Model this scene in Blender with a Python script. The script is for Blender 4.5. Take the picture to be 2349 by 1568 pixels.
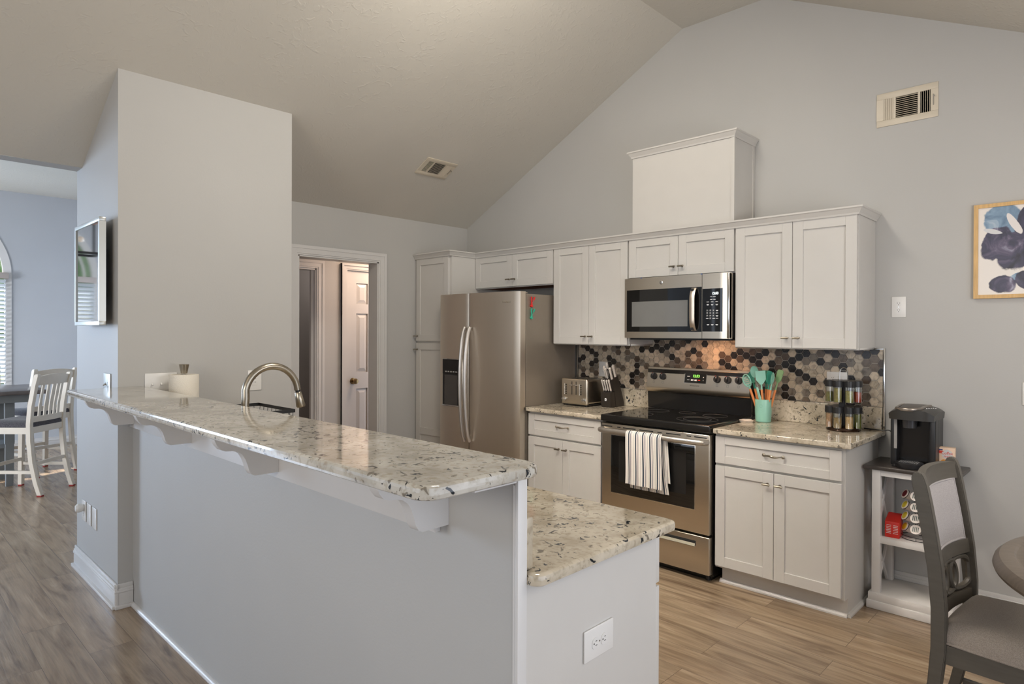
import bpy, bmesh, math, random
from mathutils import Vector, Matrix
R = math.radians
random.seed(7)
for o in list(bpy.data.objects): bpy.data.objects.remove(o)
SC = bpy.context.scene
COL = SC.collection

# ------------------------------------------------------------------ camera
cam = bpy.data.cameras.new('camera'); camo = bpy.data.objects.new('camera', cam); COL.objects.link(camo)
cam.sensor_fit = 'HORIZONTAL'; cam.sensor_width = 36.0
cam.lens = 1465.87/2349*36.0
cam.shift_x = 0.0; cam.shift_y = -14.07/2349
cam.clip_start = 0.02; cam.clip_end = 200
_y, _p, _r = R(44.1239), R(-.2531), R(.2059)
_F = Vector((-math.sin(_y)*math.cos(_p), math.cos(_y)*math.cos(_p), math.sin(_p)))
_R = Vector((math.cos(_y), math.sin(_y), 0)); _U = _R.cross(_F)
_R2 = _R*math.cos(_r)+_U*math.sin(_r); _U2 = -_R*math.sin(_r)+_U*math.cos(_r)
m = Matrix((( _R2.x, _U2.x, -_F.x, 4.6161), (_R2.y, _U2.y, -_F.y, -4.1303), (_R2.z, _U2.z, -_F.z, 1.4662), (0, 0, 0, 1)))
camo.matrix_world = m
SC.camera = camo

# ------------------------------------------------------------------ world, sun, daylight, exposure
SC.view_settings.view_transform = 'Standard'; SC.view_settings.look = 'None'
SC.view_settings.exposure = -0.10; SC.view_settings.gamma = 1.0; SC.view_settings.use_curve_mapping = False
SC.cycles.use_denoising = True
SC.cycles.max_bounces = 10; SC.cycles.diffuse_bounces = 5; SC.cycles.glossy_bounces = 5; SC.cycles.transparent_max_bounces = 12
SC.cycles.sample_clamp_indirect = 6.0; SC.cycles.caustics_reflective = False; SC.cycles.caustics_refractive = False
W = bpy.data.worlds.new('sky'); SC.world = W; W.use_nodes = True
bg = W.node_tree.nodes['Background']; bg.inputs[0].default_value = (.76, .85, 1.0, 1); bg.inputs[1].default_value = 2.0

def light(name, kind, loc, target, power, color, size=1, size_y=None, spread=None):
    l = bpy.data.lights.new(name, kind); o = bpy.data.objects.new(name, l); COL.objects.link(o)
    o.location = loc
    d = Vector(target)-Vector(loc)
    o.rotation_euler = d.to_track_quat('-Z', 'Y').to_euler()
    l.energy = power; l.color = color
    if kind == 'AREA':
        l.shape = 'RECTANGLE'; l.size = size; l.size_y = size_y or size
        if spread: l.spread = R(spread)
    elif kind == 'SUN': l.angle = R(1.0)
    else: l.shadow_soft_size = size
    return o
COOL = (.78, .88, 1.0); WARM = (1.0, .80, .60); NEU = (1.0, .93, .84)
SKYB = (.60, .76, 1.0)
light('sun', 'SUN', (-9, -6, 9), (-9+4.6, -6+2.0, 9-6.3), 14.0, (1, .95, .88))
light('daylight_living', 'AREA', (2.6, -8.05, 1.55), (2.2, 0, .4), 6, (.72, .84, 1), 3.6, 2.1, spread=130)
light('side_fill', 'AREA', (5.60, -2.7, 1.30), (0, -1.2, 1.2), 12, (1.0, .92, .84), 3.0, 2.0)  # added warm fill at the unseen east side, brightens end panel and right floor
light('daylight_nook', 'AREA', (-5.0, -6.5, 1.5), (1, -4.0, .2), 300, SKYB, 1.6, 2.0)
light('nook_south_fill', 'AREA', (-2.7, -8.0, 1.3), (-5.2, -2.8, .6), 140, (.84, .90, 1), 2.2, 2.0, spread=100)  # added fill in front of the solid south wall, lifts the nook wall
light('kitchen_ceiling_light', 'AREA', (2.62, -1.95, 3.57), (1.0, -1.1, .5), 62, (1.0, .92, .80), .55, 1.3)
light('ceiling_bounce_fill', 'AREA', (3.6, -6.2, 1.9), (2.2, -3.6, 3.7), 36, (1.0, .88, .72), .9, .9)  # added upward fill behind the camera, bounces off the ceiling; no fixture there
light('living_ceiling_fill', 'POINT', (3.1, -5.4, 2.55), (0, 0, 0), 3, (1.0, .92, .78), .2)  # added point fill to lift the ceiling, no fan modelled
light('right_side_fill', 'POINT', (4.87, -1.5, 1.78), (4.4, -2.6, 0), 30, (1.0, .90, .79), .16)  # added unseen fill above the round table, brightens the low right side
light('base_door_fill', 'AREA', (2.3, -2.45, 2.9), (2.4, -.8, .0), 11.5, (1.0, .92, .82), 0.3, .3, spread=75)  # added fill aimed down at the base cabinet doors, no fixture there
light('hall_light', 'AREA', (-.50, -.20, 2.42), (-.6, -.3, 0), 19, (1, .70, .50), .5, .5)
light('cooktop_light', 'AREA', (2.60, -.20, 1.420), (2.60, -.10, 0), 1.5, (1, .50, .24), .16, .05)
light('back_room_fill', 'POINT', (-1.45, -.3, 2.1), (0, 0, 0), 3.0, (1, .86, .80), .1)  # small added fill so the doorway beyond the hall is less black

# ------------------------------------------------------------------ materials
def _new(name):
    m = bpy.data.materials.new(name); m.use_nodes = True
    nt = m.node_tree; b = nt.nodes['Principled BSDF']
    return m, nt, b
def N(nt, t, **kw):
    n = nt.nodes.new(t)
    for k, v in kw.items(): setattr(n, k, v)
    return n
def L(nt, a, b): nt.links.new(a, b)
def ramp(nt, stops, interp='LINEAR'):
    n = nt.nodes.new('ShaderNodeValToRGB'); cr = n.color_ramp; cr.interpolation = interp
    cr.elements[0].position = stops[0][0]; cr.elements[1].position = max(stops[-1][0], stops[0][0]+1e-4)
    cr.elements[0].color = (*stops[0][1][:3], 1); cr.elements[1].color = (*stops[-1][1][:3], 1)
    for p, c in stops[1:-1]: cr.elements.new(p).color = (*c[:3], 1)
    return n
def mixc(nt, fac, a, b, blend='MIX'):
    n = nt.nodes.new('ShaderNodeMix'); n.data_type = 'RGBA'; n.blend_type = blend
    for k, v in ((0, fac), (6, a), (7, b)):
        if hasattr(v, 'is_output'): nt.links.new(v, n.inputs[k])
        elif k == 0: n.inputs[k].default_value = v
        else: n.inputs[k].default_value = (v[0], v[1], v[2], 1)
    return n.outputs[2]
def srgb(*c): return tuple(((v/255)/12.92 if v/255 <= .04045 else ((v/255+.055)/1.055)**2.4) for v in c)
def mat(name, color, rough=.5, metal=0., var=.04, scale=8., bump=0., bscale=60., coat=0., spec=.5, stretch=(1, 1, 1), emit=None, es=0):
    m, nt, b = _new(name)
    tc = N(nt, 'ShaderNodeTexCoord'); mp = N(nt, 'ShaderNodeMapping'); mp.inputs['Scale'].default_value = stretch
    L(nt, tc.outputs['Object'], mp.inputs[0])
    n = N(nt, 'ShaderNodeTexNoise'); n.inputs['Scale'].default_value = scale; n.inputs['Detail'].default_value = 4
    L(nt, mp.outputs[0], n.inputs['Vector'])
    a = tuple(max(0, v*(1-var)) for v in color); c = tuple(min(1, v*(1+var)) for v in color)
    rp = ramp(nt, [(.3, a), (.7, c)]); L(nt, n.outputs[0], rp.inputs[0]); L(nt, rp.outputs[0], b.inputs['Base Color'])
    b.inputs['Roughness'].default_value = rough; b.inputs['Metallic'].default_value = metal
    b.inputs['Specular IOR Level'].default_value = spec; b.inputs['Coat Weight'].default_value = coat; b.inputs['Coat Roughness'].default_value = .05
    if emit: b.inputs['Emission Color'].default_value = (*emit, 1); b.inputs['Emission Strength'].default_value = es
    if bump:
        n2 = N(nt, 'ShaderNodeTexNoise'); n2.inputs['Scale'].default_value = bscale; n2.inputs['Detail'].default_value = 3
        L(nt, mp.outputs[0], n2.inputs['Vector'])
        bp = N(nt, 'ShaderNodeBump'); bp.inputs['Strength'].default_value = bump; bp.inputs['Distance'].default_value = .002
        L(nt, n2.outputs[0], bp.inputs['Height']); L(nt, bp.outputs[0], b.inputs['Normal'])
    return m
def brushed(name, color, rough=.3, axis=2, dark=.9):
    m, nt, b = _new(name)
    tc = N(nt, 'ShaderNodeTexCoord'); mp = N(nt, 'ShaderNodeMapping')
    s = [260, 260, 260]; s[axis] = 1.5; mp.inputs['Scale'].default_value = s
    L(nt, tc.outputs['Object'], mp.inputs[0])
    n = N(nt, 'ShaderNodeTexNoise'); n.inputs['Scale'].default_value = 1; n.inputs['Detail'].default_value = 2
    L(nt, mp.outputs[0], n.inputs['Vector'])
    rp = ramp(nt, [(.2, tuple(v*dark for v in color)), (.8, color)]); L(nt, n.outputs[0], rp.inputs[0]); L(nt, rp.outputs[0], b.inputs['Base Color'])
    mr = N(nt, 'ShaderNodeMapRange'); mr.inputs[3].default_value = rough*.95; mr.inputs[4].default_value = rough*1.05
    L(nt, n.outputs[0], mr.inputs[0]); L(nt, mr.outputs[0], b.inputs['Roughness'])
    b.inputs['Metallic'].default_value = 1
    return m
def glassy(name, tint=(1, 1, 1), rough=.0, amount=.12):
    m = bpy.data.materials.new(name); m.use_nodes = True; nt = m.node_tree; nt.nodes.clear()
    out = N(nt, 'ShaderNodeOutputMaterial'); mx = N(nt, 'ShaderNodeMixShader'); t = N(nt, 'ShaderNodeBsdfTransparent'); g = N(nt, 'ShaderNodeBsdfGlossy')
    t.inputs[0].default_value = (*tint, 1); g.inputs['Roughness'].default_value = rough
    lw = N(nt, 'ShaderNodeLayerWeight'); lw.inputs[0].default_value = .25
    mr = N(nt, 'ShaderNodeMapRange'); mr.inputs[3].default_value = amount*.5; mr.inputs[4].default_value = min(1, amount*4)
    L(nt, lw.outputs[1], mr.inputs[0]); L(nt, mr.outputs[0], mx.inputs[0]); L(nt, t.outputs[0], mx.inputs[1]); L(nt, g.outputs[0], mx.inputs[2]); L(nt, mx.outputs[0], out.inputs[0])
    return m

def granite(name, base_a, base_b, dark=(.02, .025, .03), amount=.0):
    m, nt, b = _new(name)
    tc = N(nt, 'ShaderNodeTexCoord'); V = tc.outputs['Object']
    def noise(scale, detail, dist=0., off=(0, 0, 0)):
        mp = N(nt, 'ShaderNodeMapping'); mp.inputs['Location'].default_value = off; L(nt, V, mp.inputs[0])
        n = N(nt, 'ShaderNodeTexNoise'); n.inputs['Scale'].default_value = scale; n.inputs['Detail'].default_value = detail; n.inputs['Distortion'].default_value = dist
        L(nt, mp.outputs[0], n.inputs['Vector']); return n.outputs[0]
    r0 = ramp(nt, [(.32, base_a), (.62, base_b)]); L(nt, noise(9, 6, .4), r0.inputs[0])
    r1 = ramp(nt, [(.50, (0, 0, 0)), (.68, (.62, .62, .62))]); L(nt, noise(60, 5, .5, (3, 1, 2)), r1.inputs[0])
    c = mixc(nt, r1.outputs[0], r0.outputs[0], srgb(150, 138, 118))
    # grey-brown crystals
    r2 = ramp(nt, [(.63-amount, (0, 0, 0)), (.66-amount, (.85, .85, .85))]); L(nt, noise(34, 3, .6, (7, 5, 1)), r2.inputs[0])
    c = mixc(nt, r2.outputs[0], c, srgb(110, 102, 90))
    # black clusters
    cl = ramp(nt, [(.42, (0, 0, 0)), (.62, (1, 1, 1))]); L(nt, noise(5.5, 2, .2, (1, 9, 4)), cl.inputs[0])
    sp = noise(48, 2.5, .8, (2, 2, 8))
    ad = N(nt, 'ShaderNodeMath', operation='MULTIPLY_ADD'); L(nt, cl.outputs[0], ad.inputs[0]); ad.inputs[1].default_value = .085; L(nt, sp, ad.inputs[2])
    r3 = ramp(nt, [(.68-amount, (0, 0, 0)), (.70-amount, (1, 1, 1))]); L(nt, ad.outputs[0], r3.inputs[0])
    c = mixc(nt, r3.outputs[0], c, dark)
    L(nt, c, b.inputs['Base Color'])
    b.inputs['Roughness'].default_value = .07; b.inputs['Specular IOR Level'].default_value = .6
    return m

def wallpaint(name, color, bump=.25, bscale=110, big=0.):
    m, nt, b = _new(name)
    tc = N(nt, 'ShaderNodeTexCoord')
    n = N(nt, 'ShaderNodeTexNoise'); n.inputs['Scale'].default_value = 1.4; L(nt, tc.outputs['Object'], n.inputs['Vector'])
    rp = ramp(nt, [(.3, tuple(v*.97 for v in color)), (.7, tuple(v*1.02 for v in color))]); L(nt, n.outputs[0], rp.inputs[0]); L(nt, rp.outputs[0], b.inputs['Base Color'])
    b.inputs['Roughness'].default_value = .55 if not big else .85; b.inputs['Specular IOR Level'].default_value = .35
    n2 = N(nt, 'ShaderNodeTexNoise'); n2.inputs['Scale'].default_value = bscale; n2.inputs['Detail'].default_value = 5; L(nt, tc.outputs['Object'], n2.inputs['Vector'])
    h = n2.outputs[0]
    if big:
        n3 = N(nt, 'ShaderNodeTexNoise'); n3.inputs['Scale'].default_value = 22; n3.inputs['Detail'].default_value = 6; n3.inputs['Distortion'].default_value = 1.2; L(nt, tc.outputs['Object'], n3.inputs['Vector'])
        r = ramp(nt, [(.56, (0, 0, 0)), (.66, (1, 1, 1))]); L(nt, n3.outputs[0], r.inputs[0])
        a = N(nt, 'ShaderNodeMath', operation='MULTIPLY_ADD'); L(nt, r.outputs[0], a.inputs[0]); a.inputs[1].default_value = big; L(nt, h, a.inputs[2]); h = a.outputs[0]
    bp = N(nt, 'ShaderNodeBump'); bp.inputs['Strength'].default_value = bump; bp.inputs['Distance'].default_value = .0015 if not big else .003
    L(nt, h, bp.inputs['Height']); L(nt, bp.outputs[0], b.inputs['Normal'])
    return m

def plankfloor(name):
    m, nt, b = _new(name)
    tc = N(nt, 'ShaderNodeTexCoord')
    br = N(nt, 'ShaderNodeTexBrick'); br.offset = .37; br.offset_frequency = 2
    for k, v in (('Scale', 1), ('Mortar Size', .0012), ('Mortar Smooth', .1), ('Bias', 0), ('Brick Width', 1.22), ('Row Height', .178)): br.inputs[k].default_value = v
    br.inputs['Color1'].default_value = (0, 0, 0, 1); br.inputs['Color2'].default_value = (1, 1, 1, 1); br.inputs['Mortar'].default_value = (.5, .5, .5, 1)
    L(nt, tc.outputs['Object'], br.inputs['Vector'])
    # grain, shifted per plank
    sx = N(nt, 'ShaderNodeSeparateXYZ'); L(nt, tc.outputs['Object'], sx.inputs[0])
    sh = N(nt, 'ShaderNodeMath', operation='MULTIPLY_ADD'); L(nt, br.outputs['Color'], sh.inputs[0]); sh.inputs[1].default_value = 13.7; L(nt, sx.outputs[0], sh.inputs[2])
    cx = N(nt, 'ShaderNodeCombineXYZ'); L(nt, sh.outputs[0], cx.inputs[0]); L(nt, sx.outputs[1], cx.inputs[1]); L(nt, br.outputs['Color'], cx.inputs[2])
    def grain(sc, det, dist, stretch):
        mp = N(nt, 'ShaderNodeMapping'); mp.inputs['Scale'].default_value = (stretch[0], stretch[1], 3); L(nt, cx.outputs[0], mp.inputs[0])
        n = N(nt, 'ShaderNodeTexNoise'); n.inputs['Scale'].default_value = sc; n.inputs['Detail'].default_value = det; n.inputs['Distortion'].default_value = dist
        L(nt, mp.outputs[0], n.inputs['Vector']); return n.outputs[0]
    g1 = grain(1, 5, 1.4, (1.6, 13)); g2 = grain(1, 4, .5, (5, 120))
    r1 = ramp(nt, [(.28, srgb(112, 92, 72)), (.42, srgb(148, 126, 102)), (.6, srgb(170, 148, 122)), (.76, srgb(190, 170, 144))]); L(nt, g1, r1.inputs[0])
    r2 = ramp(nt, [(.3, (.74, .74, .74)), (.6, (1, 1, 1))]); L(nt, g2, r2.inputs[0])
    c = mixc(nt, .8, r1.outputs[0], r2.outputs[0], 'MULTIPLY')
    rt = ramp(nt, [(0, (.86, .86, .86)), (1, (1.06, 1.05, 1.04))]); L(nt, br.outputs['Color'], rt.inputs[0])
    c = mixc(nt, 1., c, rt.outputs[0], 'MULTIPLY')
    c = mixc(nt, br.outputs['Fac'], c, srgb(104, 88, 72))
    L(nt, c, b.inputs['Base Color'])
    b.inputs['Roughness'].default_value = .26; b.inputs['Specular IOR Level'].default_value = .8
    bp = N(nt, 'ShaderNodeBump'); bp.inputs['Strength'].default_value = .25; bp.inputs['Distance'].default_value = .002
    mm = N(nt, 'ShaderNodeMath', operation='SUBTRACT'); L(nt, g2, mm.inputs[0]); L(nt, br.outputs['Fac'], mm.inputs[1]); L(nt, mm.outputs[0], bp.inputs['Height']); L(nt, bp.outputs[0], b.inputs['Normal'])
    return m

def hextile(name):
    m, nt, b = _new(name)
    at = N(nt, 'ShaderNodeAttribute'); at.attribute_name = 'tone'
    pal = ramp(nt, [(0, srgb(38, 34, 32)), (.22, srgb(84, 72, 62)), (.34, srgb(106, 94, 82)), (.46, srgb(120, 112, 102)), (.56, srgb(178, 166, 148)), (.8, srgb(196, 182, 162))], 'CONSTANT')
    L(nt, at.outputs['Fac'], pal.inputs[0])
    tc = N(nt, 'ShaderNodeTexCoord')
    n = N(nt, 'ShaderNodeTexNoise'); n.inputs['Scale'].default_value = 38; n.inputs['Detail'].default_value = 6; n.inputs['Distortion'].default_value = .8; L(nt, tc.outputs['Object'], n.inputs['Vector'])
    r = ramp(nt, [(.3, (.55, .54, .53)), (.5, (1, 1, 1)), (.7, (1.12, 1.1, 1.08))]); L(nt, n.outputs[0], r.inputs[0])
    c = mixc(nt, 1., pal.outputs[0], r.outputs[0], 'MULTIPLY'); L(nt, c, b.inputs['Base Color'])
    b.inputs['Roughness'].default_value = .22
    return m

def stripes(name):
    # woven stripes across the towel width (generated u attribute)
    m, nt, b = _new(name)
    at = N(nt, 'ShaderNodeAttribute'); at.attribute_name = 'tone'
    w = srgb(232, 226, 218); d = srgb(72, 80, 90); f = srgb(110, 106, 104)
    fr = N(nt, 'ShaderNodeMath', operation='FRACT'); ml = N(nt, 'ShaderNodeMath', operation='MULTIPLY'); ml.inputs[1].default_value = 5.0
    L(nt, at.outputs['Fac'], ml.inputs[0]); L(nt, ml.outputs[0], fr.inputs[0])
    pal = ramp(nt, [(0, w), (.18, f), (.21, w), (.40, d), (.58, w), (.72, d), (.79, w), (.90, f), (.93, w)], 'CONSTANT'); L(nt, fr.outputs[0], pal.inputs[0])
    L(nt, pal.outputs[0], b.inputs['Base Color']); b.inputs['Roughness'].default_value = .95; b.inputs['Specular IOR Level'].default_value = .1
    tc = N(nt, 'ShaderNodeTexCoord'); n = N(nt, 'ShaderNodeTexNoise'); n.inputs['Scale'].default_value = 500; L(nt, tc.outputs['Object'], n.inputs['Vector'])
    bp = N(nt, 'ShaderNodeBump'); bp.inputs['Strength'].default_value = .4; bp.inputs['Distance'].default_value = .001; L(nt, n.outputs[0], bp.inputs['Height']); L(nt, bp.outputs[0], b.inputs['Normal'])
    return m

def speckle(name, a, c, scale=260, rough=.9):
    m, nt, b = _new(name)
    tc = N(nt, 'ShaderNodeTexCoord'); n = N(nt, 'ShaderNodeTexNoise'); n.inputs['Scale'].default_value = scale; n.inputs['Detail'].default_value = 5
    L(nt, tc.outputs['Object'], n.inputs['Vector']); rp = ramp(nt, [(.35, a), (.65, c)]); L(nt, n.outputs[0], rp.inputs[0]); L(nt, rp.outputs[0], b.inputs['Base Color'])
    b.inputs['Roughness'].default_value = rough; b.inputs['Specular IOR Level'].default_value = .25; b.inputs['Sheen Weight'].default_value = .25
    bp = N(nt, 'ShaderNodeBump'); bp.inputs['Strength'].default_value = .5; bp.inputs['Distance'].default_value = .001; L(nt, n.outputs[0], bp.inputs['Height']); L(nt, bp.outputs[0], b.inputs['Normal'])
    return m

def painting(name):
    m, nt, b = _new(name)
    tc = N(nt, 'ShaderNodeTexCoord')
    def blob(cx, cz, rx, rz, rot=0):
        mp = N(nt, 'ShaderNodeMapping'); mp.vector_type = 'TEXTURE'; mp.inputs['Location'].default_value = (cx, 0, cz); mp.inputs['Rotation'].default_value = (0, R(rot), 0); mp.inputs['Scale'].default_value = (rx, 1, rz)
        n = N(nt, 'ShaderNodeTexNoise'); n.inputs['Scale'].default_value = 14; n.inputs['Detail'].default_value = 6; L(nt, tc.outputs['Object'], n.inputs['Vector'])
        L(nt, tc.outputs['Object'], mp.inputs[0])
        ln = N(nt, 'ShaderNodeVectorMath', operation='LENGTH'); L(nt, mp.outputs[0], ln.inputs[0])
        a = N(nt, 'ShaderNodeMath', operation='MULTIPLY_ADD'); L(nt, n.outputs[0], a.inputs[0]); a.inputs[1].default_value = .7; L(nt, ln.outputs['Value'], a.inputs[2])
        r = ramp(nt, [(1.22/2, (1, 1, 1)), (1.30/2, (0, 0, 0))])
        h = N(nt, 'ShaderNodeMath', operation='MULTIPLY'); L(nt, a.outputs[0], h.inputs[0]); h.inputs[1].default_value = .5; L(nt, h.outputs[0], r.inputs[0]); return r.outputs[0]
    n = N(nt, 'ShaderNodeTexNoise'); n.inputs['Scale'].default_value = 11; n.inputs['Detail'].default_value = 8; n.inputs['Distortion'].default_value = 1.5; L(nt, tc.outputs['Object'], n.inputs['Vector'])
    dk = ramp(nt, [(.3, srgb(34, 34, 48)), (.5, srgb(62, 60, 84)), (.62, srgb(96, 88, 112)), (.75, srgb(160, 160, 178))]); L(nt, n.outputs[0], dk.inputs[0])
    lt = ramp(nt, [(.3, srgb(84, 110, 136)), (.55, srgb(126, 152, 176)), (.75, srgb(186, 198, 208))]); L(nt, n.outputs[0], lt.inputs[0])
    c = mixc(nt, blob(.105, .385, .085, .095), srgb(226, 220, 214), lt.outputs[0])
    c = mixc(nt, blob(.075, .26, .065, .10, 20), c, dk.outputs[0])
    c = mixc(nt, blob(.15, .22, .10, .10), c, dk.outputs[0])
    c = mixc(nt, blob(.20, .37, .045, .11, 15), c, dk.outputs[0])
    c = mixc(nt, blob(.062, .328, .045, .012, 18), c, srgb(206, 206, 208))
    c = mixc(nt, blob(.150, .36, .018, .07, -28), c, srgb(222, 216, 214))
    c = mixc(nt, blob(.165, .085, .05, .022, -25), c, lt.outputs[0])
    c = mixc(nt, blob(.105, .05, .065, .05, 8), c, dk.outputs[0])
    c = mixc(nt, blob(.20, .07, .05, .05, -30), c, dk.outputs[0])
    c = mixc(nt, blob(.33, .30, .12, .12, -30), c, dk.outputs[0])
    L(nt, c, b.inputs['Base Color']); b.inputs['Roughness'].default_value = .35
    return m

WALL = wallpaint('grey_wall_paint', (.47, .465, .452))
CEIL = wallpaint('textured_ceiling_paint', (.60, .575, .52), .22, 60, 1.6)
WALLN = wallpaint('nook_wall_paint', (.46, .48, .51))
HALLW = wallpaint('hall_wall_paint', (.50, .49, .475))
TRIM = mat('white_trim_paint', (.64, .63, .62), .35, var=.015)
CAB = mat('white_cabinet_paint', (.595, .578, .55), .38, var=.012)
CABIN = mat('cabinet_wood_underside', srgb(140, 72, 32), .6, var=.2, scale=4, stretch=(1, 8, 8))
FLOOR = plankfloor('vinyl_plank')
GRAN = granite('white_granite', srgb(164, 159, 149), srgb(196, 192, 183))
GRANW = granite('cream_granite', srgb(172, 160, 140), srgb(204, 194, 176))
HEX = hextile('hexagon_stone_tile'); GROUT = mat('tile_grout', srgb(178, 172, 162), .9)
STEEL = brushed('brushed_stainless_vertical', srgb(222, 211, 196), .40, 2, .97)
STEELH = brushed('brushed_stainless_horizontal', srgb(208, 198, 182), .30, 0, .97)
STEELD = mat('painted_grey_steel', srgb(150, 140, 128), .42, .55, var=.03)
NICKEL = brushed('brushed_nickel', srgb(168, 160, 146), .28, 2)
CHROME = mat('polished_chrome', srgb(205, 203, 200), .14, 1., var=.02)
BLACKG = mat('black_glass', (.006, .006, .006), .04, var=.1, spec=.6)
BLACKE = mat('black_enamel', (.012, .011, .010), .16, var=.1)
BLACKP = mat('black_plastic', (.016, .016, .017), .35, var=.1)
DARKP = mat('charcoal_plastic', (.028, .026, .023), .34, var=.1)
SLOT = mat('dark_opening', (.01, .01, .01), .8)
PLATE = mat('white_plastic', (.74, .73, .71), .25, var=.01)
GREYW = mat('meter_window_grey', (.16, .16, .155), .12, var=.03)
GREYBTN = mat('grey_button', (.11, .11, .11), .3)
WHITEINK_GLOW = mat('white_ink_glow', (.85, .85, .85), .5, emit=(1, 1, 1), es=.15)  # white print with a faint glow added to its colour
DIMINK = mat('grey_ink', (.42, .42, .42), .5)
GREENLED = mat('green_digits', (.1, .6, .05), .5, emit=(.35, 1, .12), es=1.6)
WHITELED = mat('white_digits', (.8, .9, .9), .5, emit=(.9, 1, 1), es=1.6)
REDINK = mat('red_ink', (.7, .06, .03), .4)
TEAL = mat('teal_silicone', srgb(136, 190, 172), .45, var=.05)
TEALC = mat('teal_crock_glaze', srgb(140, 192, 174), .3, var=.03)
TEALD = mat('deep_teal_silicone', srgb(60, 150, 128), .45, var=.05)
BEECH = mat('orange_wood_handle', srgb(214, 134, 78), .5, var=.08, scale=20, stretch=(6, 6, 1))
MARBLE = mat('marble_spoon_rest', srgb(196, 184, 172), .3, var=.16, scale=22)
WHITEH = mat('white_knife_handle', srgb(214, 206, 198), .35, var=.02)
KBLOCK = mat('dark_stained_block', srgb(44, 38, 33), .5, var=.15, scale=10, stretch=(6, 6, 1))
PAPER = mat('quilted_paper', srgb(232, 226, 214), .95, bump=.9, bscale=180)
GREYWOOD = mat('grey_stained_wood', srgb(84, 79, 71), .42, var=.10, scale=9, stretch=(1, 1, 7))
GREYWOODT = mat('grey_stained_table_wood', srgb(104, 94, 84), .34, var=.14, scale=7, stretch=(1.5, 12, 1))
CHARWOOD = mat('charcoal_slab_wood', srgb(66, 60, 56), .32, var=.15, scale=8, stretch=(1, 8, 8))
CARTW = mat('distressed_white_paint', (.70, .675, .65), .5, var=.07, scale=5)
FABRIC = speckle('grey_fleece_fabric', srgb(150, 144, 142), srgb(168, 162, 160), 340)
FABRICS = speckle('grey_seat_fabric', srgb(134, 124, 115), srgb(160, 150, 140), 420)
FABRICD = speckle('charcoal_seat_fabric', srgb(56, 54, 58), srgb(92, 88, 92), 160)
CREAMW = mat('antique_cream_paint', srgb(214, 204, 188), .45, var=.06, scale=6)
NOOKTOP = mat('grey_brown_table_top', srgb(92, 84, 82), .25, var=.2, scale=6, stretch=(10, 1, 1))
NOOKLEG = mat('grey_painted_leg', srgb(120, 124, 126), .5, var=.06)
RUBBER = mat('red_felt_foot', srgb(150, 40, 40), .9)
BRASS = mat('aged_brass', srgb(140, 120, 86), .25, 1., var=.1)
OAK = mat('light_oak_frame', srgb(206, 168, 112), .45, var=.12, scale=6, stretch=(20, 20, 2))
ART = painting('abstract_flower_print')
GLASSW = glassy('window_glass', (1, 1, 1), 0, .10)
JARG = glassy('clear_jar', (.97, .98, .97), .02, .22)
TANKG = glassy('smoky_tank', (.5, .52, .55), .05, .3)
BLIND = mat('white_blind_slat', (.78, .80, .83), .5, var=.01)
SCREEN = mat('glossy_screen', (.012, .012, .014), .03, var=.1, spec=1.0, coat=1.0)
SILVER = mat('silver_frame', srgb(186, 188, 186), .3, .6, var=.02)
COPPER = mat('copper_lining', srgb(190, 110, 60), .35, .8, var=.1)
REDBOX = mat('red_carton', srgb(196, 40, 30), .4, var=.04)
CREAMBOX = mat('cream_carton', srgb(240, 208, 180), .4, var=.03)
BLUEINK = mat('blue_ink', srgb(36, 50, 120), .4); ORANGEI = mat('orange_ink', srgb(226, 150, 50), .4)
REDCLIP = mat('red_plastic', srgb(214, 40, 34), .3, var=.08); TEALCLIP = mat('turquoise_plastic', srgb(50, 170, 140), .3, var=.08)
YEL = mat('yellow_foil', srgb(206, 186, 40), .35, var=.15, scale=90); MAR = mat('maroon_foil', srgb(110, 24, 34), .35, var=.1)
GRNW = mat('dark_green_print', srgb(52, 70, 66), .4); PODW = mat('white_pod_plastic', srgb(226, 216, 208), .4, var=.02)
CORKB = mat('bronze_base', srgb(52, 36, 26), .22, .6, var=.3, scale=4)
LEAFM = mat('outdoor_foliage', (.10, .20, .06), .8, var=.5, scale=6)
LAWN = mat('outdoor_lawn', (.20, .30, .12), .9, var=.3, scale=3)
LAMPM = mat('frosted_lamp_glass', (.9, .88, .82), .4, emit=(1, .85, .65), es=2.0)
_nt = BLIND.node_tree; _pb = _nt.nodes['Principled BSDF']; _tr = _nt.nodes.new('ShaderNodeBsdfTranslucent'); _tr.inputs[0].default_value = (.9, .95, 1, 1); _ms = _nt.nodes.new('ShaderNodeMixShader'); _ms.inputs[0].default_value = .45
_nt.links.new(_pb.outputs[0], _ms.inputs[1]); _nt.links.new(_tr.outputs[0], _ms.inputs[2]); _nt.links.new(_ms.outputs[0], [n for n in _nt.nodes if n.type == 'OUTPUT_MATERIAL'][0].inputs[0])
def spice(nm, c): return mat(nm, c, .9, var=.35, scale=320)
SP = dict(green=spice('green_herbs', srgb(132, 130, 62)), olive=spice('olive_herbs', srgb(150, 142, 70)), pale=spice('pale_herbs', srgb(166, 160, 86)),
          red=spice('red_flakes', srgb(190, 66, 22)), tan=spice('tan_powder', srgb(206, 158, 112)), grain=spice('brown_seeds', srgb(170, 140, 84)),
          cream=spice('cream_powder', srgb(222, 184, 126)), sage=spice('sage_herbs', srgb(120, 122, 52)))

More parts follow.
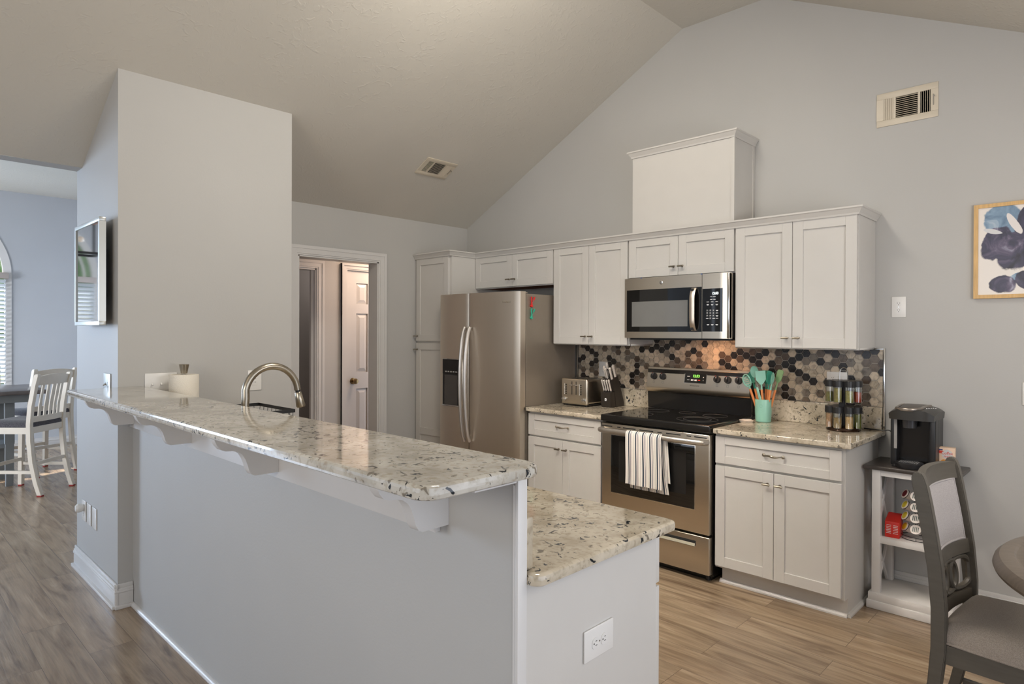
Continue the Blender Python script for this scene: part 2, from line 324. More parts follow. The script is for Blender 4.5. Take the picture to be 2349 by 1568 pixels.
# ------------------------------------------------------------------ mesh helpers
class MB:
    def __init__(s): s.b = bmesh.new(); s.mi = 0; s.tone = None
    def _done(s, faces):
        for f in faces: f.material_index = s.mi
    def box(s, x0, x1, y0, y1, z0, z1, bev=0., seg=2):
        if x1 < x0: x0, x1 = x1, x0
        if y1 < y0: y0, y1 = y1, y0
        if z1 < z0: z0, z1 = z1, z0
        t = bmesh.new(); bmesh.ops.create_cube(t, size=1)
        for v in t.verts: v.co = Vector(((x0+x1)/2+v.co.x*(x1-x0), (y0+y1)/2+v.co.y*(y1-y0), (z0+z1)/2+v.co.z*(z1-z0)))
        if bev > 0:
            bev = min(bev, .49*min(x1-x0, y1-y0, z1-z0))
            bmesh.ops.bevel(t, geom=list(t.edges), offset=bev, segments=seg, affect='EDGES', profile=.5)
        s.merge(t); return s
    def merge(s, t, mtx=None):
        if mtx is not None: t.transform(mtx)
        vm = {}
        for v in t.verts: vm[v] = s.b.verts.new(v.co)
        for f in t.faces:
            try: nf = s.b.faces.new([vm[v] for v in f.verts]); nf.material_index = s.mi
            except ValueError: pass
        t.free()
    def cyl(s, p0, p1, r0, r1=None, n=20):
        p0 = Vector(p0); p1 = Vector(p1); r1 = r0 if r1 is None else r1
        return s.tube([p0, p1], [r0, r1], n)
    def tube(s, pts, rad, n=12, closed=False, flat=1.0, up=None):
        pts = [Vector(p) for p in pts]; K = len(pts)
        if not isinstance(rad, (list, tuple)): rad = [rad]*K
        rings = []; prev = None
        for i, p in enumerate(pts):
            if closed: t = (pts[(i+1) % K]-pts[i-1])
            else: t = pts[min(i+1, K-1)]-pts[max(i-1, 0)]
            if t.length < 1e-9: t = Vector((0, 0, 1))
            t.normalize()
            if prev is None:
                a = Vector(up) if up else (Vector((0, 0, 1)) if abs(t.z) < .9 else Vector((1, 0, 0)))
            else: a = prev
            u = (a-t*a.dot(t)); u.normalize(); w = t.cross(u); prev = u
            rings.append([s.b.verts.new(p+(u*math.cos(2*math.pi*k/n)+w*flat*math.sin(2*math.pi*k/n))*rad[i]) for k in range(n)])
        for i in range(K if closed else K-1):
            A = rings[i]; B = rings[(i+1) % K]
            for k in range(n):
                f = s.b.faces.new([A[k], A[(k+1) % n], B[(k+1) % n], B[k]]); f.material_index = s.mi
        if not closed:
            for rg in (rings[0][::-1], rings[-1]):
                f = s.b.faces.new(rg); f.material_index = s.mi
        return s
    def lathe(s, prof, c=(0, 0, 0), n=32, axis='z', a0=0, a1=360):
        c = Vector(c); full = abs(a1-a0) >= 360
        cnt = n if full else n+1; rings = []
        for r, z in prof:
            ring = []
            for k in range(cnt):
                a = R(a0)+(R(a1-a0))*k/n
                v = Vector((r*math.cos(a), r*math.sin(a), z))
                if axis == 'x': v = Vector((v.z, v.x, v.y))
                elif axis == 'y': v = Vector((v.x, -v.z, v.y))
                ring.append(s.b.verts.new(c+v))
            rings.append(ring)
        for i in range(len(prof)-1):
            for k in range(n if full else n):
                a, b_ = k, (k+1) % cnt
                if not full and k == n: continue
                try: f = s.b.faces.new([rings[i][a], rings[i][b_], rings[i+1][b_], rings[i+1][a]]); f.material_index = s.mi
                except ValueError: pass
        if full:
            for ring, rev in ((rings[0], True), (rings[-1], False)):
                if (ring[0].co-ring[n//2].co).length > 1e-6:
                    try: f = s.b.faces.new(ring[::-1] if rev else ring); f.material_index = s.mi
                    except ValueError: pass
        return s
    def prism(s, poly, axis, a0, a1, bev=0.):
        """poly in the two other axes: 'x'->(y,z) 'y'->(x,z) 'z'->(x,y)"""
        t = bmesh.new()
        def P(q, a): return {'x': (a, q[0], q[1]), 'y': (q[0], a, q[1]), 'z': (q[0], q[1], a)}[axis]
        A = [t.verts.new(P(q, a0)) for q in poly]; B = [t.verts.new(P(q, a1)) for q in poly]; n = len(poly)
        t.faces.new(A); t.faces.new(B[::-1])
        for k in range(n): t.faces.new([A[k], B[k], B[(k+1) % n], A[(k+1) % n]])
        bmesh.ops.recalc_face_normals(t, faces=t.faces)
        if bev: bmesh.ops.bevel(t, geom=list(t.edges), offset=bev, segments=2, affect='EDGES')
        s.merge(t); return s
    def sphere(s, c, r, sc=(1, 1, 1), u=20, v=12):
        t = bmesh.new(); bmesh.ops.create_uvsphere(t, u_segments=u, v_segments=v, radius=r)
        s.merge(t, Matrix.Translation(Vector(c)) @ Matrix.Diagonal((*sc, 1))); return s
    def grid(s, f, nu, nv, thick=None):
        vs = [[s.b.verts.new(f(i/nu, j/nv)) for j in range(nv+1)] for i in range(nu+1)]
        for i in range(nu):
            for j in range(nv):
                q = s.b.faces.new([vs[i][j], vs[i+1][j], vs[i+1][j+1], vs[i][j+1]]); q.material_index = s.mi
        return s
    def slab(s, f, g, nu, nv):
        """closed solid between surfaces f and g"""
        A = [[s.b.verts.new(f(i/nu, j/nv)) for j in range(nv+1)] for i in range(nu+1)]
        B = [[s.b.verts.new(g(i/nu, j/nv)) for j in range(nv+1)] for i in range(nu+1)]
        def q(*v):
            try: x = s.b.faces.new(v); x.material_index = s.mi
            except ValueError: pass
        for i in range(nu):
            for j in range(nv):
                q(A[i][j], A[i+1][j], A[i+1][j+1], A[i][j+1]); q(B[i][j], B[i][j+1], B[i+1][j+1], B[i+1][j])
        for i in range(nu):
            q(A[i][0], B[i][0], B[i+1][0], A[i+1][0]); q(A[i][nv], A[i+1][nv], B[i+1][nv], B[i][nv])
        for j in range(nv):
            q(A[0][j], A[0][j+1], B[0][j+1], B[0][j]); q(A[nu][j], B[nu][j], B[nu][j+1], A[nu][j+1])
        return s

ORG = {}
def root(name, loc, label=None, cat=None, group=None, rot=0.):
    o = bpy.data.objects.new(name, None); COL.objects.link(o); o.location = loc; o.rotation_euler = (0, 0, R(rot)); o.empty_display_size = .05
    ORG[o] = Vector(loc)
    if label: o['label'] = label
    if cat: o['category'] = cat
    if group: o['group'] = group
    return o
def obj(name, mb, mats, parent=None, local=False, smooth=35, org=None, label=None, cat=None, group=None, kind=None):
    bmesh.ops.recalc_face_normals(mb.b, faces=mb.b.faces)
    me = bpy.data.meshes.new(name)
    off = ORG[parent] if parent is not None else (Vector(org) if org else Vector((0, 0, 0)))
    if not local: mb.b.transform(Matrix.Translation(-off))
    mb.b.to_mesh(me); mb.b.free()
    for mm in (mats if isinstance(mats, (list, tuple)) else [mats]): me.materials.append(mm)
    if smooth:
        me.polygons.foreach_set('use_smooth', [True]*len(me.polygons)); me.set_sharp_from_angle(angle=R(smooth))
        if name in ('slab', 'upstand', 'body', 'block'): me.polygons.foreach_set('use_smooth', [p.area < .01 for p in me.polygons])
    o = bpy.data.objects.new(name, me); COL.objects.link(o)
    if parent is not None: o.parent = parent; ORG[o] = off
    else: o.location = off; ORG[o] = off
    if label: o['label'] = label
    if cat: o['category'] = cat
    if group: o['group'] = group
    if kind: o['kind'] = kind
    return o
def struct(name, mb, mats, **k): return obj(name, mb, mats, kind='structure', **k)
def text(name, s, size, loc, rot, m, parent, local=False, align='CENTER', ext=.0004, sx=1., bold=0.):
    c = bpy.data.curves.new(name, 'FONT'); c.body = s; c.size = size; c.align_x = align; c.align_y = 'CENTER'; c.extrude = ext; c.resolution_u = 2; c.offset = bold
    t = bpy.data.objects.new(name, c); COL.objects.link(t)
    me = bpy.data.meshes.new_from_object(t); bpy.data.objects.remove(t)
    from mathutils import Euler
    me.transform(Matrix.Diagonal((sx, 1, 1, 1))); me.transform(Euler([R(a) for a in rot]).to_matrix().to_4x4())
    me.transform(Matrix.Translation(Vector(loc)-(Vector((0, 0, 0)) if local else ORG[parent])))
    me.materials.clear(); me.materials.append(m)
    o = bpy.data.objects.new(name, me); COL.objects.link(o); o.parent = parent; ORG[o] = ORG[parent]
    return o
FY = (90, 0, 0); FX = (90, 0, 90)     # text facing -Y / +X
def copy_tree(o, parent=None):
    c = o.copy(); COL.objects.link(c)
    if parent is not None: c.parent = parent
    for ch in [k for k in bpy.data.objects if k.parent == o]: copy_tree(ch, c)
    return c
def bez(pts, n=8):
    """catmull-rom through pts"""
    P = [Vector(p) for p in pts]; out = []
    for i in range(len(P)-1):
        a = P[max(i-1, 0)]; b = P[i]; c = P[i+1]; d = P[min(i+2, len(P)-1)]
        for k in range(n):
            t = k/n; out.append(.5*((2*b)+(c-a)*t+(2*a-5*b+4*c-d)*t*t+(3*b-a-3*c+d)*t**3))
    out.append(P[-1]); return out

# ================================================================== SETTING
ZD, SL = 2.4687, .5121          # ceiling springing height and slope
XK, ZK, XR = 2.297, 3.645, 2.917
XE, YB, XN, ZN = 5.65, -8.2, -5.22, 3.17
ZE = ZK-.5*(XE-XR)
struct('floor', MB().box(XN-.3, XE+.3, YB-.3, 1.2, -.08, 0), FLOOR, smooth=0)
b = MB(); T = .08
b.prism([(0, ZD), (XK, ZK), (XR, ZK), (XE+.2, ZE-.1), (XE+.2, ZE-.1+T), (XR, ZK+T), (XK, ZK+T), (0, ZD+T)], 'y', YB-.2, .14)
struct('ceiling', b, CEIL, smooth=0)
struct('ceiling', MB().box(XN-.2, -.124, YB-.2, -1.9, ZN, ZN+.08), CEIL, smooth=0)
struct('ceiling', MB().box(-3.2, -.12, -1.9, 1.2, 2.44, 2.5), CEIL, smooth=0)
# kitchen wall (behind the range), gable top
struct('wall_kitchen', MB().prism([(0, 0), (XE+.14, 0), (XE+.14, ZE), (XR, ZK+.02), (XK, ZK+.02), (0, ZD+.02)], 'y', 0, .14), WALL, smooth=0)
# doorway wall x=0
OY0, OY1, OZ = -1.745, -1.011, 2.066
b = MB(); b.box(-.12, 0, OY1, .0, 0, ZD+.03); b.box(-.12, 0, OY0, OY1, OZ, ZD+.03); b.box(-.12, 0, -2.2, OY0, 0, ZD+.03)
struct('wall_doorway', b, WALL, smooth=0)
# partition block with the television
PX0, PX1, PY0, PY1 = -.124, .761, -3.154, -2.18
struct('wall_partition', MB().prism([(PX0, 0), (PX1, 0), (PX1, ZD+SL*PX1+.02), (0, ZD+.02), (PX0, ZD+.02)], 'y', PY0, PY1), WALL, smooth=0)
struct('wall_header', MB().box(-.124, 0, YB, PY0, ZD-.003, ZN+.05), WALL, smooth=0)
# shell behind the camera with window openings
b = MB(); b.box(0, XE, YB-.14, YB, 2.65, ZK); b.box(0, .7, YB-.14, YB, 0, 2.65); b.box(4.5, XE, YB-.14, YB, 0, 2.65); b.box(.7, 4.5, YB-.14, YB, 0, .45)
struct('wall_south', b, WALL, smooth=0)
b = MB(); b.box(XE, XE+.14, YB, -4.65, 0, ZE+.1); b.box(XE, XE+.14, -1.15, .0, 0, ZE+.1); b.box(XE, XE+.14, -4.65, -1.15, 0, .25)
struct('wall_east', b, WALL, smooth=0)
# nook walls
NW = [(-4.55, -2.812), (-7.40, -5.662)]        # window spans in y on the nook wall
def arch_wall():
    t = MB(); z0, zs = .36, 2.15
    ys = sorted([-1.9, NW[0][1], NW[0][0], NW[1][1], NW[1][0], YB])
    for a, c in ((NW[0][1], -1.9), (NW[1][1], NW[0][0]), (YB, NW[1][0])): t.box(XN-.14, XN, a, c, 0, ZN)
    for y0, y1 in NW:
        t.box(XN-.14, XN, y0, y1, 0, z0)
        r = (y1-y0)/2; cy = (y0+y1)/2; K = 24
        arc = [(cy-r*math.cos(math.pi*k/K), zs+r*.98*math.sin(math.pi*k/K)) for k in range(K+1)]
        for k in range(K):
            t.prism([arc[k], arc[k+1], (arc[k+1][0], ZN), (arc[k][0], ZN)], 'x', XN-.14, XN)
    return t
struct('wall_nook', arch_wall(), WALLN, smooth=0)
struct('wall_nook_side', MB().box(XN, -.12, -1.95, -1.88, 0, ZN+.05), WALLN, smooth=0)
struct('wall_nook_south', MB().box(XN, -.124, YB-.14, YB, 0, ZN), WALLN, smooth=0)
def window(n, y0, y1):
    z0, zs = .36, 2.15; r = (y1-y0)/2; cy = (y0+y1)/2; K = 28
    w = root('window_%d' % n, (XN, cy, z0)); w['kind'] = 'structure'
    f = MB(); x0, x1 = XN-.06, XN+.012
    f.box(x0, x1, y0-.03, y0+.035, z0, zs); f.box(x0, x1, y1-.035, y1+.03, z0, zs); f.box(x0, x1, y0-.03, y1+.03, z0-.03, z0+.03); f.box(x0, x1, y0, y1, zs-.03, zs+.02)
    def arc(rr): return [(cy-rr*math.cos(math.pi*k/K), zs+rr*.98*math.sin(math.pi*k/K)) for k in range(K+1)]
    o, i = arc(r+.03), arc(r-.05)
    for k in range(K): f.prism([o[k], o[k+1], i[k+1], i[k]], 'x', x0, x1)
    o, i = arc(r-.11), arc(r-.14)
    for k in range(K): f.prism([o[k], o[k+1], i[k+1], i[k]], 'x', XN-.05, XN-.02)
    f.box(XN-.05, XN-.02, cy-.012, cy+.012, zs, zs+r*.95)
    obj('window_frame', f, TRIM, w)
    g = MB(); ar = arc(r-.04); g.prism([(y0+.03, z0), (y1-.03, z0)]+[(q[0], q[1]) for q in ar[::-1]], 'x', XN-.045, XN-.04)
    obj('window_pane', g, GLASSW, w, smooth=0)
    obj('window_sill', MB().box(XN-.02, XN+.05, y0-.05, y1+.05, z0-.05, z0-.02, .004), TRIM, w)
    # blind
    bl = root('window_blind', (XN+.03, cy, z0), 'white wide-slat blind under the arched nook window %s' % ('beside the dining table' if n == 1 else 'further from the partition'), 'blind')
    h = MB().box(XN+.012, XN+.075, y0+.02, y1-.005, zs-.05, zs+.025, .004); obj('headrail', h, mat('headrail_greige', srgb(176, 166, 160), .5), bl)
    s = MB(); z = zs-.08
    while z > z0+.04:
        t = bmesh.new(); bmesh.ops.create_cube(t, size=1)
        s.merge(t, Matrix.Translation((XN+.045, cy-.002, z)) @ Matrix.Rotation(R(-38), 4, 'Y') @ Matrix.Diagonal((.062, (y1-y0)-.06, .003, 1))); z -= .0505
    obj('slats', s, BLIND, bl, smooth=0)
    obj('bottom_rail', MB().box(XN+.025, XN+.065, y0+.03, y1-.03, z0+.01, z0+.03), BLIND, bl)
window(1, *NW[0]); window(2, *NW[1])
# baseboards
def baseboard(name, x0, y0, x1, y1, nx, ny, shoe=True):
    """runs from (x0,y0) to (x1,y1); (nx,ny) points into the room"""
    t = MB()
    def seg(d0, d1, z0, z1, e=0.):
        X0, X1 = sorted((x0, x1)); Y0, Y1 = sorted((y0, y1))
        if nx == 0: t.box(X0-e, X1+e, y0+ny*d0, y0+ny*d1, z0, z1, .003)
        else: t.box(x0+nx*d0, x0+nx*d1, Y0-e, Y1+e, z0, z1, .003)
    seg(0, .015, 0, .108); seg(0, .019, .082, .096); seg(0, .010, .10, .128)
    if shoe: seg(0, .030, 0, .020)
    return struct(name, t, TRIM)
baseboard('baseboard_partition', PX0-.015, PY0, PX1+.018, PY0, 0, -1)
baseboard('baseboard_partition', PX1, PY0-.018, PX1, -3.083, 1, 0)
baseboard('baseboard_nook', XN, YB, XN, -1.95, 1, 0)
baseboard('baseboard_nook', XN, -1.95, PX0, -1.95, 0, -1)
baseboard('baseboard_kitchen', 3.64, 0, XE, 0, 0, -1)
baseboard('baseboard_east', XE, YB, XE, 0, -1, 0)
# doorway casing (x=0 face) and jamb
def casing(name, x, y0, y1, z, w=.075, d=.018):
    t = MB()
    for a, e, th in ((0, w, d*.55), (.012, w, d*.8), (.05, w, d)):
        t.box(x, x+th, y0-e, y0-a, 0, z+a+.0); t.box(x, x+th, y1+a, y1+e, 0, z+a); t.box(x, x+th, y0-e, y1+e, z+a, z+e)
    return struct(name, t, TRIM)
casing('trim_1', 0, OY0, OY1, OZ)
struct('trim_2', MB().box(-.13, .003, OY0-.001, OY0+.012, 0, OZ).box(-.13, .003, OY1-.012, OY1+.001, 0, OZ).box(-.13, .003, OY0, OY1, OZ-.012, OZ+.001), TRIM)
# hall beyond the doorway
HX = -1.0
b = MB(); b.box(HX-.1, HX, -1.034, -.709, 0, 2.44); b.box(HX-.1, HX, -1.95, -1.034, 2.079, 2.44); b.box(HX-.1, HX, -.709, -.10, 2.087, 2.44); b.box(HX-.1, HX, -.10, 1.2, 0, 2.44); b.box(HX-.1, HX, -1.95, -1.83, 0, 2.44)
struct('wall_hall', b, HALLW, smooth=0)
struct('wall_hall_side', MB().box(-3.1, -.12, .9, 1.0, 0, 2.44), HALLW, smooth=0)
struct('wall_back_room', MB().box(-2.0, -1.9, -1.9, 1.0, 0, 2.44), HALLW, smooth=0)
t = MB()
for a, e, th in ((0, .075, .011), (.014, .075, .015), (.05, .075, .020)):
    t.box(HX, HX+th, -1.034+a, -1.034+e, 0, 2.079+a); t.box(HX, HX+th, -1.83, -1.034+e, 2.079+a, 2.079+e)
struct('trim_3', t, TRIM)
struct('trim_4', MB().box(HX-.1, HX, -1.05, -1.033, 0, 2.08).box(HX-.1, HX, -1.83, -1.04, 2.063, 2.08).box(HX-.06, HX-.03, -1.075, -1.045, 0, 2.07), TRIM)
t = MB()
for a, e, th in ((0, .064, .014), (.012, .064, .020), (.044, .064, .030)):
    t.box(HX, HX+th, -.709-e, -.709-a, 0, 2.087+a); t.box(HX, HX+th, -.105+a, -.105+e, 0, 2.087+a); t.box(HX, HX+th, -.709-e, -.105+e, 2.087+a, 2.087+e)
struct('trim_5', t, TRIM)
d = root('door_1', (HX, -.4, 0)); d['kind'] = 'structure'
t = MB(); DY0, DY1 = -.707, -.107; cols = [(-.594, -.458), (-.356, -.220)]; rows = [(.24, .90), (1.064, 1.658), (1.754, 1.964)]
t.box(HX-.04, HX-.022, DY0, DY1, .01, 2.083)
xs = HX-.006
for a, c in ((DY0, cols[0][0]), (cols[0][1], cols[1][0]), (cols[1][1], DY1)): t.box(HX-.03, xs, a, c, .01, 2.083)
for a, c in ((.01, rows[0][0]), (rows[0][1], rows[1][0]), (rows[1][1], rows[2][0]), (rows[2][1], 2.083)):
    for p, q in cols: t.box(HX-.03, xs, p, q, a, c)
for p, q in cols:
    for a, c in rows:
        e = .018; g = .042
        o_ = [(HX-.021, p+e*.2, a+e*.2), (HX-.021, q-e*.2, a+e*.2), (HX-.021, q-e*.2, c-e*.2), (HX-.021, p+e*.2, c-e*.2)]
        i_ = [(HX-.007, p+g, a+g), (HX-.007, q-g, a+g), (HX-.007, q-g, c-g), (HX-.007, p+g, c-g)]
        O = [t.b.verts.new(v) for v in o_]; I = [t.b.verts.new(v) for v in i_]
        t.b.faces.new(I)
        for k in range(4): t.b.faces.new([O[k], O[(k+1) % 4], I[(k+1) % 4], I[k]])
obj('door_leaf', t, TRIM, d, smooth=0)
k = MB(); k.lathe([(0, 0), (.032, 0), (.032, .006), (.013, .012), (.012, .035), (.024, .042), (.029, .055), (.024, .068), (0, .072)], (HX-.006, -.632, .978), 24, 'x')
obj('door_knob', k, BRASS, d)
obj('hinge', MB().box(HX-.004, HX+.004, -.712, -.706, .93, 1.02), BRASS, d)
t = root('light_switch', (-1.9, -.56, 1.16), 'white switch plate on dark wall seen through the left hall doorway', 'switch')
obj('switch_plate', MB().box(-1.9, -1.893, -.60, -.52, 1.10, 1.23, .002), PLATE, t); obj('toggle', MB().box(-1.893, -1.885, -.565, -.555, 1.15, 1.18), PLATE, t)
obj('strike_plate', MB().box(HX-.07, HX-.03, -1.0345, -1.0315, .93, .99), BRASS, None, label='brass strike plate on the jamb of the dark hall doorway', cat='strike plate')

# ================================================================== KITCHEN CABINETS (kitchen wall)
def bar_knob(par, x, z, yf):
    t = MB(); t.cyl((x-.021, yf-.027, z), (x+.021, yf-.027, z), .0055, n=14); t.cyl((x, yf, z), (x, yf-.027, z), .0042, n=10); t.cyl((x, yf, z), (x, yf-.003, z), .008, n=12)
    return obj('knob', t, NICKEL, par)
def shaker(name, par, x0, x1, z0, z1, yf, th=.02, st=.058, mid=None, rl=None):
    t = MB(); g = .0015; rl = rl or st; x0 += g; x1 -= g; z0 += g; z1 -= g
    t.box(x0, x0+st, yf, yf+th, z0, z1, .0012, 1); t.box(x1-st, x1, yf, yf+th, z0, z1, .0012, 1)
    t.box(x0+st, x1-st, yf+.0002, yf+th, z0, z0+rl, .0012, 1); t.box(x0+st, x1-st, yf+.0002, yf+th, z1-rl, z1, .0012, 1)
    if mid: t.box(x0+st, x1-st, yf, yf+th, mid-.03, mid+.03, .0012, 1)
    t.box(x0+st-.005, x1-st+.005, yf+.009, yf+th-.002, z0+rl-.005, z1-rl+.005)
    return obj(name, t, CAB, par)
YU = -.31
def upper(label, x0, x1, z0, z1, knz=.065, und=True):
    c = root('wall_cabinet', ((x0+x1)/2, -.002, z0), label, 'cabinet')
    t = MB(); t.box(x0, x1, YU, -.002, z0+.012, z1); t.box(x0, x1, YU, YU+.02, z0, z0+.0119); t.box(x0, x0+.016, YU+.0201, -.002, z0, z0+.0119); t.box(x1-.016, x1, YU+.0201, -.002, z0, z0+.0119)
    t.mi = 1; t.box(x0+.0165, x1-.0165, YU+.0205, -.003, z0+.006, z0+.0118); t.mi = 0
    obj('body', t, [CAB, CABIN if und else CAB], c)
    xm = (x0+x1)/2
    for a, e, kx in ((x0+.004, xm, xm-.032), (xm, x1-.004, xm+.032)):
        d = shaker('door', c, a, e, z0+.006, z1-.003, YU-.02); bar_knob(d, kx, z0+knz, YU-.02)
    return c
XA, XAB, XBC, XCD, XDE = .478, 1.374, 2.066, 2.848, 3.546
ZT = 2.128
upper('wide short white cabinet above the refrigerator', XA+.001, XAB-.0005, 1.846, ZT)
upper('tall white wall cabinet between refrigerator and microwave', XAB+.0005, XBC-.0005, 1.378, ZT, und=False)
upper('short white cabinet directly above the microwave', XBC+.0005, XCD-.0005, 1.846, ZT)
upper('tall white wall cabinet at the right end of the row above the spice rack', XCD+.0005, XDE, 1.378, ZT, und=False)
# pantry
c = root('pantry_cabinet', (.24, -.3, 0), 'tall narrow white pantry cabinet beside the refrigerator', 'cabinet')
t = MB(); t.box(.003, XA, -.60, -.002, .10, ZT); t.box(.003, XA, -.53, -.002, 0, .10); obj('body', t, CAB, c)
d = shaker('door', c, .012, XA-.022, 1.392, ZT-.006, -.62); bar_knob(d, .034, 1.437, -.62)
d = shaker('door', c, .012, XA-.022, .12, 1.376, -.62, mid=.60); bar_knob(d, .034, 1.318, -.62)
# crown moulding (one run around pantry and wall cabinets)
def crown(t, path, z0, h=.045, pr=.03):
    """sweep a small cove along an xy path; outside on the right-hand side (-normal)"""
    prof = [(0, 0), (.006, 0), (.009, .010), (.016, .020), (.024, .032), (pr, .036), (pr, h), (0, h)]
    P = [Vector((p[0], p[1])) for p in path]; rings = []
    for i, p in enumerate(P):
        d0 = (P[i]-P[i-1]).normalized() if i else None; d1 = (P[i+1]-P[i]).normalized() if i < len(P)-1 else None
        nrm = []
        for dd in (d0, d1):
            if dd is not None: nrm.append(Vector((dd.y, -dd.x)))
        n = nrm[0] if len(nrm) == 1 else (nrm[0]+nrm[1])/(1+nrm[0].dot(nrm[1]))
        rings.append([t.b.verts.new((p.x+n.x*a, p.y+n.y*a, z0+z)) for a, z in prof])
    for i in range(len(P)-1):
        for k in range(len(prof)):
            t.b.faces.new([rings[i][k], rings[i][(k+1) % len(prof)], rings[i+1][(k+1) % len(prof)], rings[i+1][k]])
    t.b.faces.new(rings[0]); t.b.faces.new(rings[-1][::-1]); return t
t = crown(MB(), [(.002, -.621), (XA+.001, -.621), (XA+.001, -.331), (XDE+.001, -.331), (XDE+.001, -.002)], 2.118)
t.box(.004, XA, -.60, -.003, ZT+.0005, 2.158); t.box(XA, XDE, -.31, -.003, ZT+.0005, 2.158)
obj('crown_molding', t, CAB, None, label='white crown molding running along the top of all the wall cabinets', cat='molding', smooth=0)
# box over the microwave cabinet
c = root('vent_cover_box', (2.45, -.15, 2.16), 'plain white box standing on the cabinets above the microwave', 'cabinet box')
obj('body', MB().box(2.082, 2.827, -.30, -.002, 2.159, 2.70, .001), CAB, c)
t = MB(); t.box(2.81, 2.832, -.305, -.28, 2.159, 2.70); t.box(2.827, 2.832, -.03, -.002, 2.159, 2.70); obj('corner_strip', t, CAB, c)
obj('crown', crown(MB(), [(2.082, -.002), (2.082, -.301), (2.828, -.301), (2.828, -.002)], 2.695), CAB, c, smooth=0)

# base cabinets
def pull(par, x, z, yf):
    t = MB(); pts = []; rad = []
    for i in range(25):
        u = -1+2*i/24; pts.append((x+u*.052, yf-.006-.024*math.cos(u*math.pi/2)**.6, z-.002*math.sin(u*5)))
        au = abs(u); rad.append(.0062 if au > .93 else .0038 if au > .62 else .0038+.0042*(1-au/.62))
    t.tube(pts, rad, 10); t.sphere((x-.053, yf-.006, z), .010, (1, .7, 1), 12, 8); t.sphere((x+.053, yf-.006, z), .010, (1, .7, 1), 12, 8)
    return obj('handle', t, NICKEL, par)
def base(label, x0, x1, right_end=False):
    c = root('base_cabinet', ((x0+x1)/2, -.3, 0), label, 'cabinet')
    t = MB(); xe = x1+(.012 if right_end else 0)
    t.box(x0, xe, -.592, -.003, .098, .8835); t.box(x0+.02, xe-.0, -.545, -.003, 0, .099)
    obj('body', t, CAB, c)
    s = MB(); s.tube([(x0+.01, -.546, .003), (xe+.0, -.546, .003)], .017, 10)
    if right_end: s.tube([(xe+.0, -.546, .003), (xe+.0, -.02, .003)], .017, 10)
    obj('shoe_molding', s, CAB, c)
    dr = shaker('drawer', c, x0+.004, x1, .711, .871, -.612, rl=.045); pull(dr, (x0+x1)/2, .796, -.612)
    xm = (x0+x1)/2
    for a, e, kx in ((x0+.004, xm, xm-.034), (xm, x1, xm+.034)):
        d = shaker('door', c, a, e, .11, .700, -.612); bar_knob(d, kx, .637, -.612)
base('white base cabinet with one drawer between refrigerator and range', 1.372, 2.045)
base('white base cabinet with one drawer to the right of the range', 2.862, 3.556, True)
def counter(name, label, x0, x1, y0, y1, z0=.884, z1=.914, m=GRANW, splash=None, r=.0):
    c = root(name, ((x0+x1)/2, (y0+y1)/2, z0), label, 'countertop')
    t = MB()
    if r:
        def ringpts(d):
            q = max(r-d, .004); P = []
            for cx, cy, a in ((x1-r, y0+r, -90), (x1-r, y1-r, 0)):
                for k in range(9): P.append((cx+q*math.cos(R(a+k*11.25)), cy+q*math.sin(R(a+k*11.25))))
            return P+[(x0, y1-d), (x0, y0+d)]
        e = .011; H = z1-z0; prof_ = [(e, 0), (e*.45, .0015), (e*.12, e*.4), (0, e*.95), (0, H-e*.95), (e*.12, H-e*.4), (e*.45, H-.0015), (e, H)]
        rg = [[t.b.verts.new((p[0], p[1], z0+z)) for p in ringpts(d)] for d, z in prof_]; n = len(rg[0])
        t.b.faces.new(rg[0][::-1]); t.b.faces.new(rg[-1])
        for A, B in zip(rg, rg[1:]):
            for k in range(n): t.b.faces.new([A[k], A[(k+1) % n], B[(k+1) % n], B[k]])
    else: t.box(x0, x1, y0, y1, z0, z1, .006, 3)
    obj('slab', t, m, c)
    if splash: obj('upstand', MB().box(*splash, .004), m, c)
    return c
counter('kitchen_countertop', 'short granite worktop carrying the toaster between refrigerator and range', 1.368, 2.062, -.635, -.002, splash=(1.40, 2.062, -.022, -.002, .9142, 1.046))
counter('kitchen_countertop', 'granite worktop carrying the spice rack to the right of the range', 2.862, 3.605, -.635, -.002, splash=(2.862, 3.59, -.022, -.002, .9142, 1.046))
